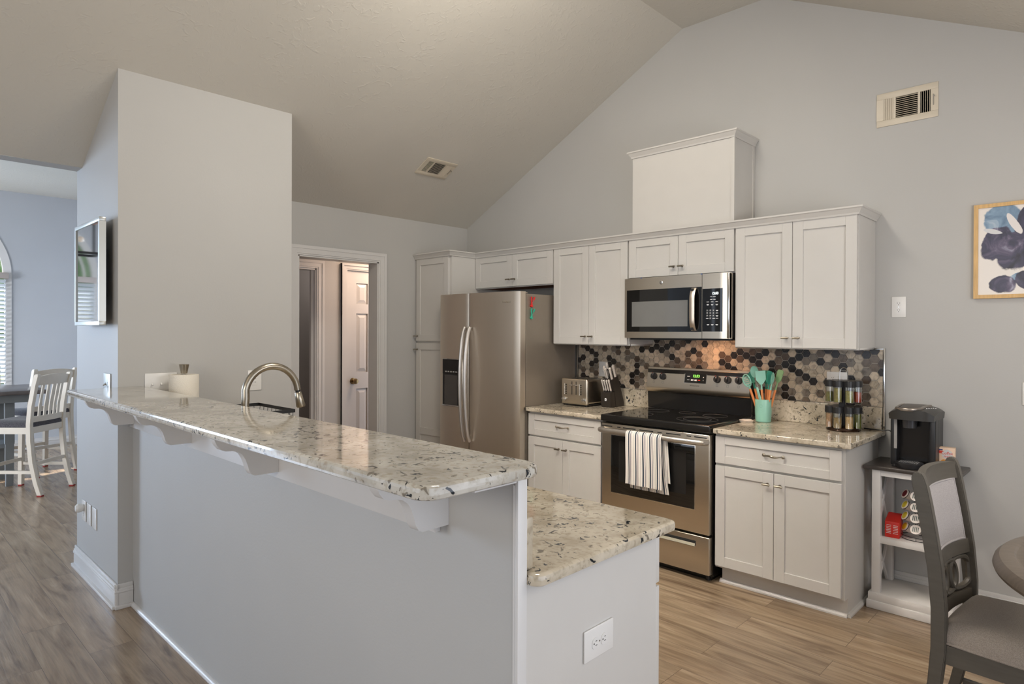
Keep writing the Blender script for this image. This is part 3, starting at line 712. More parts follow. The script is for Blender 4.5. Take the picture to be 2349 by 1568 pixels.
# hexagon tile backsplash
t = MB(); t.mi = 1
t.box(1.375, 3.592, -.006, -.0005, 1.047, 1.3775); t.box(2.067, 2.847, -.006, -.0005, 1.3775, 1.4325); t.box(2.064, 2.860, -.006, -.0005, .93, 1.0465)
t.mi = 0; tl = t.b.faces.layers.float.new('tone_f') if False else None
tones = []; ff = .049; a = .0466/math.sqrt(3); sx = 1.5*ff/math.sqrt(3)
i = 0; x = 1.382; faces = []
def clip(poly, f):
    out = []
    for k in range(len(poly)):
        p, q = poly[k], poly[(k+1) % len(poly)]; fp, fq = f(p), f(q)
        if fp >= 0: out.append(p)
        if (fp >= 0) != (fq >= 0): u = fp/(fp-fq); out.append((p[0]+(q[0]-p[0])*u, p[1]+(q[1]-p[1])*u))
    return out
rt = random.Random(21); toned = []
while x < 3.62:
    z = 1.052+(0 if i % 2 == 0 else ff/2)-2*ff
    while z < 1.46:
        poly = [(x+a*math.cos(R(60*k)), z+a*math.sin(R(60*k))) for k in range(6)]
        zt = 1.4325 if 2.067 < x < 2.847 else 1.3775
        zb = 1.0475
        for f in (lambda p: p[0]-1.377, lambda p: 3.590-p[0], lambda p: zt-p[1], lambda p: p[1]-zb):
            poly = clip(poly, f) if len(poly) > 2 else poly
        if len(poly) > 2:
            tn = rt.random(); n0 = len(t.b.faces)
            B = [t.b.verts.new((p[0], -.0055, p[1])) for p in poly]; cx = sum(p[0] for p in poly)/len(poly); cz = sum(p[1] for p in poly)/len(poly)
            A = [t.b.verts.new((cx+(p[0]-cx)*.96, -.0095, cz+(p[1]-cz)*.96)) for p in poly]
            try:
                t.b.faces.new(A); toned.append(tn)
                for k in range(len(poly)):
                    t.b.faces.new([B[k], B[(k+1) % len(poly)], A[(k+1) % len(poly)], A[k]]); toned.append(tn)
            except ValueError: pass
        z += ff
    x += sx; i += 1
t.b.faces.ensure_lookup_table(); nf = len(t.b.faces)
tone_all = [.5]*(nf-len(toned))+toned
o = obj('tile_backsplash', t, [HEX, GROUT], None, label='black grey and cream hexagon tile backsplash behind the range', cat='backsplash', smooth=0)
at = o.data.attributes.new('tone', 'FLOAT', 'FACE'); at.data.foreach_set('value', tone_all)
obj('tile_edge_strip', MB().box(1.362, 1.3745, -.015, -.0005, 1.047, 1.377), CHROME, None, label='slim metal strip at the left end of the tile backsplash behind the toaster', cat='edge strip')
t = MB(); t.box(3.5925, 3.602, -.013, -.0005, .915, 1.386, .001); t.box(XDE+.002, 3.5935, -.013, -.0005, 1.379, 1.386)
obj('tile_edge_strip', t, CHROME, None, label='slim metal strip finishing the right edge of the tile backsplash', cat='edge strip')

# ================================================================== PENINSULA
YW = -3.081
struct('wall_peninsula', MB().box(PX1, 3.612, YW, -3.054, 0, 1.1405), WALL, smooth=0)
struct('trim_6', MB().box(3.6125, 3.6225, YW-.003, -3.0535, 0, 1.1405, .001).box(3.6065, 3.6125, YW-.003, YW-.0003, 0, 1.12), TRIM)
t = MB(); t.tube([(PX1+.03, YW-.001, .002), (3.62, YW-.001, .002)], .017, 12); struct('trim_7', t, TRIM)
t = MB().box(PX1+.003, 3.345, YW-.019, YW-.0005, .958, 1.1405, .001); obj('apron_board', t, TRIM, None, label='long white board under the raised bar top behind the brackets', cat='board')
counter('bar_countertop', 'long raised granite bar top running from the partition toward the viewer', PX1+.004, 3.66, -3.381, -3.034, 1.1412, 1.1713, GRAN, r=.045)
prof = [(0, .981), (.083, .981), (.094, .986), (.103, 1.000), (.109, 1.020), (.116, 1.040), (.127, 1.058), (.142, 1.069), (.160, 1.074), (.180, 1.075), (.195, 1.081), (.208, 1.096), (.217, 1.115), (.221, 1.1405), (0, 1.1405)]
for i, xr in enumerate((.845, 1.665, 2.49, 3.378)):
    lab = ['white scrolled bracket under the bar, farthest one beside the partition', 'white scrolled bracket under the bar, next after the one by the partition',
           'white scrolled bracket under the bar, next before the near end bracket', 'white scrolled bracket under the near free end of the bar'][i]
    dz = 0; t = MB().prism([(YW-(.0195 if xr < 3.34 else .0005)-d_*1.0, z_) for d_, z_ in prof], 'x', xr-.036, xr)
    obj('bar_bracket', t, TRIM, None, org=(xr, YW, .98), label=lab, cat='bracket', group='brackets under the bar top')
obj('bar_support_plate', MB().box(3.40, 3.62, -3.215, YW-.004, 1.127, 1.1405, .002), TRIM, None, label='flat white support plate under the end of the bar top', cat='support plate')
# peninsula cabinet run
c = root('peninsula_cabinet', (2.2, -2.75, 0), 'white cabinet run under the lower peninsula worktop with plain end panel', 'cabinet')
t = MB(); t.box(.775, 3.6, -3.0525, -2.462, .10, .8835); t.box(.775, 3.6, -3.0525, -2.54, 0, .10); obj('body', t, CAB, c)
for z0, z1, nm in ((.715, .872, 'drawer'), (.11, .705, 'door')):
    x = 3.6-.004
    for k in range(4):
        t = MB().box(x-.69, x-.003, -2.452, -2.430, z0, z1, .0025); obj(nm, t, CAB, c); x -= .69
cc = counter('peninsula_countertop', 'lower granite worktop on the kitchen side of the peninsula', .765, 3.655, -3.052, -2.425, m=GRANW, r=.03)
ORG[cc] = Vector((0, 0, 0))+cc.location
obj('upstand', MB().box(.775, 3.6105, -3.0525, -3.0185, .9145, 1.035, .004), GRANW, cc)

# ================================================================== REFRIGERATOR
c = root('refrigerator', (.92, -.4, 0), 'stainless side-by-side refrigerator with water dispenser and two long handles', 'refrigerator')
t = MB(); t.box(.497, 1.358, -.62, -.03, .03, 1.762, .003); t.mi = 1; t.box(.51, 1.35, -.60, -.05, 0, .03); obj('body', t, [STEELD, BLACKP], c)
def fdoor(x0, x1, ya, yb, bulge=.014):
    t = MB(); K = 18; pts = []
    for k in range(K+1):
        u = k/K; e = min(u, 1-u); rr = .006*max(0, 1-e*14)**2
        pts.append((x0+(x1-x0)*u, ya+(yb-ya)*u-bulge*math.sin(math.pi*u)**.8+rr))
    poly = pts+[(x1, -.628), (x0, -.628)]
    t.prism(poly, 'z', .06, 1.778); return t
obj('freezer_door', fdoor(.488, .847, -.735, -.738), STEEL, c)
obj('fridge_door', fdoor(.853, 1.360, -.738, -.690), STEEL, c)
def fh(x, y0, off):
    pts = []; rad = []
    for i in range(21):
        u = i/20; pts.append((x, y0-.012-.052*math.sin(math.pi*u)**.55, 1.51-u*.90))
    t = MB(); n = 12
    t.tube(pts, .0165, 12, flat=.75, up=(0, -1, 0)); return t
SATIN = mat('satin_steel_handle', srgb(196, 192, 188), .33, .9, var=.02)
obj('handle', fh(.822, -.742, 0), SATIN, c); obj('handle', fh(.880, -.742, 0), SATIN, c)
yd = -.748
t = MB(); t.box(.545, .79, yd-.006, yd+.02, .868, 1.258, .006); t.mi = 1; t.box(.552, .783, yd-.0075, yd+.01, .878, 1.251); t.mi = 2
t.box(.575, .735, yd-.0085, yd-.006, .885, 1.125); t.mi = 3; t.box(.553, .782, yd-.010, yd-.006, 1.135, 1.25); t.mi = 0; t.box(.552, .783, yd-.018, yd-.006, .872, .884, .002)
dsp = obj('water_dispenser', t, [CHROME, BLACKP, mat('dispenser_cavity', (.13, .125, .12), .2, .6), BLACKG], c)
for k in range(6): pass
t = MB()
for k in range(6): t.box(.585+k*.032, .605+k*.032, yd-.0112, yd-.0098, 1.147, 1.156)
obj('button_row', t, DIMINK, dsp)
text('logo', 'Whirlpool', .020, (1.243, -.7145, 1.700), (90, 0, 3), CHROME, c, ext=.0008)
t = MB(); t.box(1.30, 1.357, -.665, -.60, 1.764, 1.775, .004); obj('hinge_cover', t, STEELD, c)
obj('hinge_cover', MB().box(.50, .56, -.66, -.60, 1.764, 1.775, .004), STEELD, c)
# bag clips on the refrigerator side (held by magnets)
def clip_thing(z, m_, lab):
    c = root('bag_clip', (1.3595, -.555, z), lab, 'clip', 'plastic clips on the refrigerator side')
    for s, (y1_, dz) in ((0, (-.012, .0)), (1, (.024, -.004))):
        t = MB(); t.tube([(1.366, -.570, z-.033), (1.368, -.566+y1_*.45, z-.005), (1.369, -.560+y1_, z+.033+dz)], [.007, .006, .0085], 10, flat=.5); obj('jaw', t, m_, c)
    obj('spring', MB().tube([(1.374, -.566, z-.018), (1.376, -.560, z-.002), (1.374, -.552, z+.006)], .0022, 8), CHROME, c)
    obj('magnet', MB().cyl((1.3592, -.568, z-.036), (1.372, -.568, z-.036), .0105, n=16), m_, c)
clip_thing(1.708, REDCLIP, 'red plastic bag clip on the side of the refrigerator'); clip_thing(1.618, TEALCLIP, 'turquoise plastic bag clip on the side of the refrigerator')

# ================================================================== MICROWAVE
c = root('microwave', (2.46, -.2, 1.434), 'stainless over-the-range microwave mounted under the short cabinet', 'microwave')
X0, X1, YF, Z0, Z1 = 2.088, 2.846, -.40, 1.436, 1.843
def mface(x): u = (x-X0)/(X1-X0); return YF+.0-.016*math.sin(math.pi*min(max(u, 0), 1))+.02*max(0, u-.94)/.06*.6
obj('body', MB().box(X0+.004, X1-.004, -.365, -.003, Z0+.006, Z1-.002).box(X0+.02, X1-.02, -.36, -.02, Z0-.012, Z0+.006), BLACKP, c)
def mpanel(name, xa, xb, za, zb, dep, m_, lift=0., par=c, bevel=0):
    K = 14; t = MB()
    t.slab(lambda u, v: Vector((xa+(xb-xa)*u, mface(xa+(xb-xa)*u)-lift, za+(zb-za)*v)), lambda u, v: Vector((xa+(xb-xa)*u, mface(xa+(xb-xa)*u)-lift+dep, za+(zb-za)*v)), K, 1)
    return obj(name, t, m_, par)
md = mpanel('door', X0, 2.672, Z0, Z1, .035, STEELH)
mpanel('window', 2.107, 2.671, 1.478, 1.762, .002, BLACKG, .0015, md); mpanel('inner_screen', 2.150, 2.577, 1.513, 1.682, .001, GREYW, .0022, md)
t = MB()
def mh(v): return mface(2.61)-.008-.030*(1-abs(2*v-1)**5)
t.slab(lambda u, v: Vector((2.607+.034*u, mh(v)-.004*math.sin(math.pi*u), 1.484+.272*v)), lambda u, v: Vector((2.607+.034*u, mh(v)+.007, 1.484+.272*v)), 6, 16); obj('handle', t, STEEL, md)
for z_ in (1.735, 1.488): obj('handle_post', MB().box(2.612, 2.630, mface(2.61)-.030, mface(2.61)-.001, z_, z_+.017), BLACKP, md)
t = MB(); t.lathe([(0, 0), (.0125, 0), (.0125, .0015), (.011, .0025), (0, .0025)], (2.384, mface(2.384), 1.803), 24, 'y'); obj('emblem', t, CHROME, md)
text('emblem_letters', 'GE', .0105, (2.384, mface(2.384)-.0027, 1.803), FY, STEELD, md)
cp = mpanel('control_panel', 2.675, X1, Z0, Z1, .035, STEELH)
mpanel('keypad_glass', 2.6765, 2.806, 1.480, 1.748, .002, BLACKG, .0015, cp)
def fy(x): return mface(x)-.0022
text('clock_digits', '12:53', .020, (2.760, fy(2.76), 1.717), FY, WHITELED, cp, bold=.0006)
t = MB()
for r_ in range(4):
    for q in range(3):
        if r_ == 3 and q != 1: continue
        xx = 2.709+q*.020; zz = 1.612-r_*.0165; t.box(xx-.0062, xx+.0062, fy(xx)-.0004, fy(xx)+.0004, zz-.0055, zz+.0055)
obj('number_keys', t, GREYBTN, cp)
for r_, row in enumerate(('123', '456', '789', ' 0 ')):
    for q, ch in enumerate(row):
        if ch != ' ': text('key_digit', ch, .0095, (2.709+q*.020, fy(2.71+q*.02)-.0006, 1.612-r_*.0165), FY, WHITEINK_GLOW, cp)
t = MB()
for zz, xs_ in ((1.665, (2.712, 2.741, 2.770)), (1.649, (2.712, 2.741, 2.770)), (1.612, (2.772,)), (1.595, (2.772,)), (1.579, (2.772,)), (1.562, (2.709, 2.751, 2.772)), (1.524, (2.714, 2.742, 2.771)), (1.697, (2.735, 2.755)), (1.680, (2.735, 2.755))):
    for xx in xs_:
        t.box(xx-.008, xx+.008, fy(xx)-.0004, fy(xx)+.0004, zz-.0012, zz+.0012)
        if zz in (1.649, 1.524, 1.612, 1.579): t.box(xx-.006, xx+.006, fy(xx)-.0004, fy(xx)+.0004, zz-.0052, zz-.0032)
obj('key_labels', t, WHITEINK_GLOW, cp)
obj('side_strip', MB().box(2.829, 2.846, mface(2.84)-.004, mface(2.84)+.03, Z0+.001, Z1-.001, .004), CHROME, c)
t = MB()
for xx in (2.225, 2.668): t.box(xx-.004, xx+.006, mface(xx)-.0015, mface(xx)+.004, Z1-.004, Z1+.001)
obj('blue_tape', t, mat('blue_tape', srgb(50, 90, 170), .6), c, label='bits of blue tape along the top edge')

# ================================================================== RANGE
c = root('range', (2.46, -.33, 0), 'stainless electric range with black glass cooktop and striped towel', 'range')
RX0, RX1 = 2.074, 2.850
t = MB(); t.box(RX0+.004, RX1-.004, -.60, -.015, .03, .905); t.box(RX0+.02, RX1-.02, -.58, -.02, 0, .03); obj('body', t, BLACKE, c)
t = MB(); t.box(RX0-.003, RX1+.003, -.655, -.075, .884, .928, .007, 3); ct = obj('cooktop', t, BLACKE, c)
t = MB(); t.box(RX0+.018, RX1-.018, -.632, -.085, .9278, .9292); obj('glass_top', t, BLACKG, ct)
t = MB()
for bx, by, rr in ((2.25, -.47, .095), (2.25, -.23, .078), (2.66, -.44, .125), (2.66, -.44, .085), (2.66, -.20, .078), (2.455, -.19, .055)):
    K = 48; t.tube([(bx+rr*math.cos(2*math.pi*k/K), by+rr*math.sin(2*math.pi*k/K), .9290) for k in range(K)], .0007, 4, closed=True)
obj('burner_rings', t, mat('burner_ring_grey', (.13, .13, .13), .5), ct)
# backguard
t = MB(); t.prism([(-.075, .929), (-.080, 1.04), (-.055, 1.05), (-.015, 1.05), (-.015, .929)], 'x', RX0+.002, RX1-.002); t.box(RX0+.0, RX1, -.078, -.02, 1.035, 1.21, .003); bgd = obj('backguard', t, BLACKE, c)
t = MB(); t.prism([(-.098, 1.085), (-.070, 1.222), (-.064, 1.224), (-.064, 1.05), (-.082, 1.048), (-.092, 1.058), (-.097, 1.072)], 'x', RX0, RX1-.006); fp = obj('control_fascia', t, STEELH, c)
def fz(z): return -.098+(z-1.085)*(.028/.137)
tilt = math.degrees(math.atan(.028/.137))
FR = (90-tilt, 0, 0)
def frect(t, xa, xb, za, zb, lift, th=.002):
    t.slab(lambda u, v: Vector((xa+(xb-xa)*u, fz(za+(zb-za)*v)-lift, za+(zb-za)*v)), lambda u, v: Vector((xa+(xb-xa)*u, fz(za+(zb-za)*v)-lift+th, za+(zb-za)*v)), 1, 1)
t = MB(); frect(t, 2.372, 2.540, 1.122, 1.198, .001); t.mi = 1; frect(t, 2.376, 2.536, 1.126, 1.194, .002); dp = obj('display_panel', t, [CHROME, BLACKG], fp)
text('clock_digits', '12:53', .024, (2.462, fz(1.173)-.003, 1.173), FR, GREENLED, dp, bold=.0005)
t = MB()
for xx, zz, w_ in ((2.404, 1.170, .010), (2.404, 1.146, .009), (2.434, 1.149, .010), (2.434, 1.143, .010), (2.460, 1.149, .009), (2.460, 1.143, .009)): frect(t, xx-w_, xx+w_, zz-.0018, zz+.0018, .0026, .0006)
obj('panel_labels', t, WHITEINK_GLOW, dp)
t = MB(); frect(t, 2.476, 2.494, 1.144, 1.149, .0026, .0006); obj('off_label', t, REDINK, dp)
text('arrow_up', '^', .022, (2.516, fz(1.165)-.003, 1.163), FR, WHITEINK_GLOW, dp); text('arrow_down', 'v', .013, (2.516, fz(1.146)-.003, 1.147), FR, WHITEINK_GLOW, dp)
text('logo', 'FRIGIDAIRE', .0125, (2.455, fz(1.107)-.001, 1.107), FR, mat('engraved_grey', (.10, .09, .08), .4), fp, sx=1.15)
for xx in (2.132, 2.205, 2.618, 2.693, 2.768):
    y_ = fz(1.158); nrm = Vector((0, -math.cos(R(tilt)), math.sin(R(tilt))))
    q = MB(); base_ = Vector((xx, y_, 1.158)); q.cyl(base_, base_+nrm*.018, .0245, .0225, 24); q.mi = 0
    q.tube([base_+nrm*.018+Vector((0, .003, -.019)), base_+nrm*.024+Vector((0, 0, 0)), base_+nrm*.018+Vector((0, .002, .019))], .0065, 10)
    kb = obj('knob', q, BLACKP, fp)
    q = MB(); q.box(xx-.0012, xx+.0012, y_-.0255, y_-.022, 1.160, 1.176); obj('pointer', q, WHITEINK_GLOW, kb)
    q = MB(); q.sphere((xx-.010, y_-.010, 1.1815), .0035); obj('mark', q, REDINK, kb)
t = MB()
for xx in (2.132, 2.205, 2.618, 2.693, 2.768):
    for s_ in ((-.007, -.006, -.006, .006), (.006, .007, -.006, .006), (-.007, .007, -.007, -.006), (-.007, .007, .006, .007)): frect(t, xx+s_[0], xx+s_[1], 1.118+s_[2], 1.118+s_[3], .0004, .0006)
obj('burner_symbols', t, mat('symbol_grey', (.12, .11, .10), .5), fp)
# oven door
t = MB(); t.box(RX0+.002, RX1-.002, -.645, -.60, .282, .872, .006, 3); od = obj('oven_door', t, STEELH, c)
t = MB(); t.box(2.150, 2.758, -.6475, -.640, .418, .802, .002); t.mi = 1; t.box(2.154, 2.754, -.6485, -.645, .422, .798, .001)
t.mi = 2; t.box(2.215, 2.700, -.6492, -.6486, .50, .765); obj('window', t, [CHROME, BLACKG, mat('oven_inner_glass', (.02, .019, .018), .08)], od)
t = MB()
for zz, segs in ((.853, ((2.08, 2.16), (2.20, 2.225), (2.245, 2.34), (2.37, 2.47), (2.50, 2.53), (2.56, 2.66), (2.70, 2.73), (2.75, 2.83))), (.812, ((2.11, 2.16), (2.20, 2.225), (2.62, 2.65), (2.68, 2.71), (2.74, 2.81)))):
    for xa, xb in segs: t.box(xa, xb, -.6465, -.64, zz-.003, zz+.003)
obj('vent_slots', t, SLOT, od)
t = MB(); t.tube([(2.085, -.648, .832), (2.095, -.690, .832), (2.12, -.700, .832), (2.46, -.703, .832), (2.80, -.700, .832), (2.825, -.690, .832), (2.835, -.648, .832)], .0165, 16); obj('handle', t, mat('satin_silver', srgb(196, 190, 182), .32, .85), od)
t = MB(); t.box(RX0+.002, RX1-.002, -.642, -.60, .045, .268, .006, 3); t.mi = 1; t.box(2.30, 2.762, -.6435, -.636, .205, .236, .003); t.mi = 2
t.prism([(-.644, .198), (-.652, .204), (-.646, .220), (-.640, .216)], 'x', 2.30, 2.757); obj('storage_drawer', t, [STEELH, SLOT, mat('recess_lip', srgb(190, 186, 168), .4, .3)], c)
obj('side_trim', MB().box(RX1-.004, RX1, -.600, -.03, .03, .88), BLACKE, c)
t = MB()
for xx in (2.11, 2.81): t.cyl((xx, -.58, 0), (xx, -.58, .045), .015, n=12)
obj('leveling_foot', t, BLACKP, c)
# striped towel over the oven handle
def towel():
    t = MB(); tn = []
    x0, x1 = 2.318, 2.572; nu, nv = 60, 46
    rb = .0205; zc_, yc_ = .832, -.703
    def path(s):     # s 0..1 : front hem -> over bar -> back hem
        Lf, arc, Lb = .315, math.pi*rb, .345
        d = s*(Lf+arc+Lb)
        if d < Lf: return (yc_-rb-.004*math.sin(d*9), zc_-Lf+d)
        if d < Lf+arc: a_ = (d-Lf)/rb; return (yc_-rb*math.cos(a_), zc_+rb*math.sin(a_))
        return (yc_+rb-.006, zc_-(d-Lf-arc))
    def f(u, v, off):
        y, z = path(v); dn = abs(z-zc_)/.32
        xx = x0+(x1-x0)*u
        xx += (.006*math.sin(v*7)+.010*(u-.2)*(1 if v < .45 else 2.2))*dn*(1.0)
        if v > .5: xx += .012*dn
        w = .0042*math.sin(u*26+v*2.0)*dn+.003*math.sin(u*11+1)*dn
        sgn = -1 if v < .5 else 1
        return Vector((xx, min(y+w*(1 if v < .5 else .3)+off*sgn, -.655), z))
    t.slab(lambda u, v: f(u, v, .0012), lambda u, v: f(u, v, -.0012), nu, nv)
    # folded flap showing at the right
    o = obj('dish_towel', t, stripes('striped_towel'), None, label='white dish towel with grey stripes hanging on the oven handle', cat='towel', smooth=60)
    me = o.data; vals = [min(.999, max(0, (v.co.x-x0)/(x1+.02-x0))) for v in me.vertices]
    at = me.attributes.new('tone', 'FLOAT', 'POINT')
    # rebuild u from construction order
    us = []
    for k in range(2):
        for i in range(nu+1):
            for j in range(nv+1): us.append(min(.999, i/nu))
    if len(us) == len(me.vertices): vals = us
    at.data.foreach_set('value', vals)
    fl = MB(); nu2, nv2 = 10, 24
    def g(u, v, off): return Vector((2.566+u*.030+v*.016+(.008 if u > .5 else 0)*v, -.690+.010*math.sin(u*3)+off, .840-v*.285))
    fl.slab(lambda u, v: g(u, v, -.001), lambda u, v: g(u, v, .001), nu2, nv2)
    o2 = obj('folded_corner', fl, stripes('striped_towel_fold'), o, smooth=60)
    at = o2.data.attributes.new('tone', 'FLOAT', 'POINT'); us = []
    for k in range(2):
        for i in range(nu2+1):
            for j in range(nv2+1): us.append(.19+.10*i/nu2)
    at.data.foreach_set('value', us if len(us) == len(o2.data.vertices) else [.1]*len(o2.data.vertices))
towel()

# ================================================================== COUNTER THINGS
CZ = .9142
# toaster
c = root('toaster', (1.576, -.185, CZ), 'stainless four-slice toaster beside the refrigerator', 'toaster')
x0, x1, y0, y1 = 1.452, 1.700, -.318, -.05
t = MB(); t.box(x0+.004, x1-.004, y0+.012, y1-.004, .930, 1.118, .018, 4); obj('body', t, STEELH, c)
t = MB(); t.box(x0, x1, y0, y0+.030, .926, 1.122, .012, 4); fr_ = obj('front_panel', t, STEELH, c)
t = MB(); t.box(x0+.008, x1-.008, y0+.01, y1, .921, .930, .003); obj('base', t, BLACKP, c)
t = MB()
for xx in (x0+.03, x1-.03):
    for yy in (y0+.03, y1-.03): t.cyl((xx, yy, CZ), (xx, yy, .923), .009, n=12)
obj('feet', t, BLACKP, c)
t = MB()
for xx in (1.505, 1.548, 1.604, 1.647): t.box(xx-.009, xx+.009, y0+.055, y1-.035, 1.1172, 1.1188)
obj('slots', t, SLOT, c)
for xx in (1.557, 1.597):
    t = MB(); t.box(xx-.003, xx+.003, y0-.0012, y0+.002, 1.0, 1.100); lv = obj('lever_slot', t, SLOT, fr_)
    obj('lever', MB().box(xx-.011, xx+.011, y0-.020, y0-.0012, 1.068, 1.078, .003), CHROME, fr_)
for xx in (1.480, 1.672):
    t = MB(); t.lathe([(0, 0), (.018, 0), (.018, .004), (.013, .006), (.0125, .017), (0, .019)], (xx, y0, .962), 20, 'y'); obj('knob', t, CHROME, fr_)
for xx in (1.497, 1.640):
    t = MB()
    for k in range(6): t.box(xx-.004, xx+.010, y0-.0015, y0+.002, 1.0+k*.014, 1.008+k*.014)
    obj('button_panel', t, DARKP, fr_)
    obj('level_bar', MB().box(xx-.012, xx-.009, y0-.0015, y0+.002, .998, 1.082), PLATE, fr_)

# knife block
c = root('knife_block', (1.80, -.13, CZ), 'dark wooden knife block with white-handled knives beside the toaster', 'knife block')
KX0, KX1 = 1.757, 1.845
t = MB(); t.prism([(-.150, CZ), (-.045, CZ), (-.045, .945), (-.128, 1.150), (-.212, 1.118), (-.182, 1.036), (-.172, 1.036)], 'x', KX0, KX1, .002)
t.prism([(-.215, CZ), (-.155, CZ), (-.172, 1.030), (-.225, 1.026)], 'x', KX0-.001, KX1+.001, .002)
kb = obj('block', t, KBLOCK, c)
t = MB()
def klogo(z): return -.215-(z-CZ)*(.010/.112)
for a, e, p, q in ((1.792, 1.799, .962, .982), (1.799, 1.806, .976, .984), (1.799, 1.806, .962, .968), (1.803, 1.808, .966, .978)): t.box(a, e, klogo(.97)-.0012, klogo(.97)+.002, p, q)
obj('logo', t, WHITEINK_GLOW, kb)
KD = Vector((0, -.36, .93)).normalized()
def knife(base_, ln, r, lab, m_=WHITEH):
    b0 = Vector(base_); k = root('kitchen_knife', b0, lab, 'knife', 'knives standing in the knife block')
    t = MB(); t.tube([b0-KD*.012, b0+KD*.006], .0085, 10, flat=.5, up=(0, 1, .4)); obj('bolster', t, CHROME, k)
    pts = [b0+KD*(.004+ln*q) for q in (0, .15, .45, .8, .95, 1)]; rad = [r*.9, r, r*.82, r*1.05, r*1.1, r*.6]
    t = MB(); t.tube(pts, rad, 10, flat=.62, up=(0, 1, .4)); h = obj('handle', t, m_, k)
    t = MB(); sd = Vector((r*.60, 0, 0))
    for q in (.25, .75): p_ = b0+KD*(.004+ln*q); t.cyl(p_+sd*.8, p_+sd*1.15, .0018, n=8)
    obj('rivets', t, BLACKP, h)
for k, xx in enumerate((1.770, 1.790, 1.811, 1.832)):
    knife((xx, -.196, 1.034), .088+.004*(k == 3), .0085, ['white steak knife handle in the front row, end one nearest the toaster', 'white steak knife handle in the front row, second from the toaster', 'white steak knife handle in the front row, second from the range side', 'white steak knife handle in the front row, end one on the range side'][k])
knife((1.770, -.170, 1.130), .095, .010, 'white knife handle in the back rows, closest to the toaster')
knife((1.782, -.145, 1.140), .112, .011, 'tallest white knife handle in front of the outlet plate')
knife((1.790, -.180, 1.126), .080, .010, 'white knife handle partly hidden behind the black scissors')
knife((1.836, -.190, 1.122), .092, .0115, 'white knife handle to the right of the black scissors, front one')
knife((1.838, -.150, 1.138), .095, .0115, 'white knife handle to the right of the black scissors, rear one')
k = root('kitchen_scissors', (1.812, -.175, 1.13), 'black kitchen scissors standing in the knife block', 'scissors')
for sgn in (-1, 1):
    t = MB(); K = 20; cc_ = Vector((1.812+sgn*.010, -.190, 1.165)); ux = Vector((1, .25*sgn, 0)).normalized()
    t.tube([cc_+ux*(.012*math.cos(2*math.pi*q/K))+KD*(.034*math.sin(2*math.pi*q/K)) for q in range(K)], .0035, 8, closed=True)
    obj('finger_loop', t, BLACKP, k)
obj('blade', MB().box(1.805, 1.818, -.176, -.172, 1.118, 1.142), CHROME, k)

# outlet plates
def plate(name, label, loc, rot, kind='outlet', w=.072, h=.117, n=1, cat='outlet', group=None, parts=None, horiz=False, m_=None):
    """local: plate in xz, facing -y"""
    c = root(name, loc, label, cat, group, rot)
    m_ = m_ or PLATE
    t = MB(); t.box(-w/2, w/2, -.006, -.0004, -h/2, h/2, .0025, 3); obj('cover_plate', t, m_, c, local=True)
    for kd, px in (parts or [('outlet', 0)]):
        if kd == 'outlet':
            for dz in (-.0195, .0195):
                a, b_ = (px, dz) if not horiz else (dz, px)
                t = MB(); sx_, sz_ = (.0145, .0135) if not horiz else (.0135, .0145)
                K = 20; pts = [(a+sx_*1.12*max(-.9, min(.9, math.cos(2*math.pi*q/K))), b_+sz_*1.05*math.sin(2*math.pi*q/K)) for q in range(K)]
                t.prism(pts, 'y', -.0078, -.006); t.mi = 1
                for (u, v, du, dv) in ((-.0055, .003, .0008, .0036), (.0055, .003, .0008, .0030), (0, -.0065, .0018, .0018)):
                    if horiz: u, v, du, dv = v*1, u, dv, du; 
                    t.box(a+u-du, a+u+du, -.0082, -.0076, b_+v-dv, b_+v+dv)
                obj('receptacle', t, [m_, SLOT], c, local=True)
            t = MB(); t.cyl((px if not horiz else 0, -.006, 0), (px if not horiz else 0, -.0068, 0), .0022, n=10); obj('screw', t, CHROME, c, local=True)
        elif kd == 'toggle':
            t = MB(); t.box(px-.005, px+.005, -.0072, -.006, -.012, .012); t.tube([(px, -.006, .002), (px, -.019, -.007)], [.005, .0038], 8); obj('toggle', t, m_, c, local=True)
        elif kd == 'rocker':
            t = MB(); t.box(px-.0165, px+.0165, -.0075, -.006, -.033, .033, .0005); t.mi = 1; t.box(px-.006, px-.004, -.0079, -.0074, .008, .014); t.box(px+.004, px+.006, -.0079, -.0074, .008, .014); t.box(px-.006, px-.004, -.0079, -.0074, -.014, -.008); t.box(px+.004, px+.006, -.0079, -.0074, -.014, -.008)
            obj('rocker', t, [m_, SLOT], c, local=True)
    return c
plate('wall_outlet', 'white double outlet on the grey wall right of the wall cabinets', (3.667, 0, 1.621), 0)
plate('wall_outlet', 'white outlet plate on the wall below the framed print at the right edge', (4.255, 0, 1.168), 0)
plate('wall_outlet', 'white outlet plate on the tiles behind the knife block', (1.628, -.0095, 1.185), 0, w=.085)
plate('wall_outlet', 'white outlet plate on the tiles behind the spice rack', (3.345, -.0095, 1.182), 0, w=.115, parts=[('outlet', -.022), ('rocker', .024)])
plate('peninsula_outlet', 'white sideways outlet on the plain end panel of the peninsula', (3.6001, -2.751, .651), 90, w=.128, h=.082, horiz=True)
plate('switch_plate', 'wide white plate with two toggles and an outlet behind the paper towel roll', (PX1, -2.945, 1.180), 90, w=.163, parts=[('toggle', -.046), ('toggle', 0), ('rocker', .048)], cat='switch')
plate('switch_plate', 'white plate on the partition seen through the faucet arch', (PX1, -2.420, 1.172), 90, w=.085, h=.122, parts=[('rocker', 0)], cat='switch')
plate('switch_plate', 'light switch on the narrow partition side just above the bar top', (.570, PY0, 1.176), 0, w=.13, h=.122, parts=[('toggle', -.02), ('rocker', .03)], cat='switch', m_=SILVER)
g = 'white plates low on the partition'
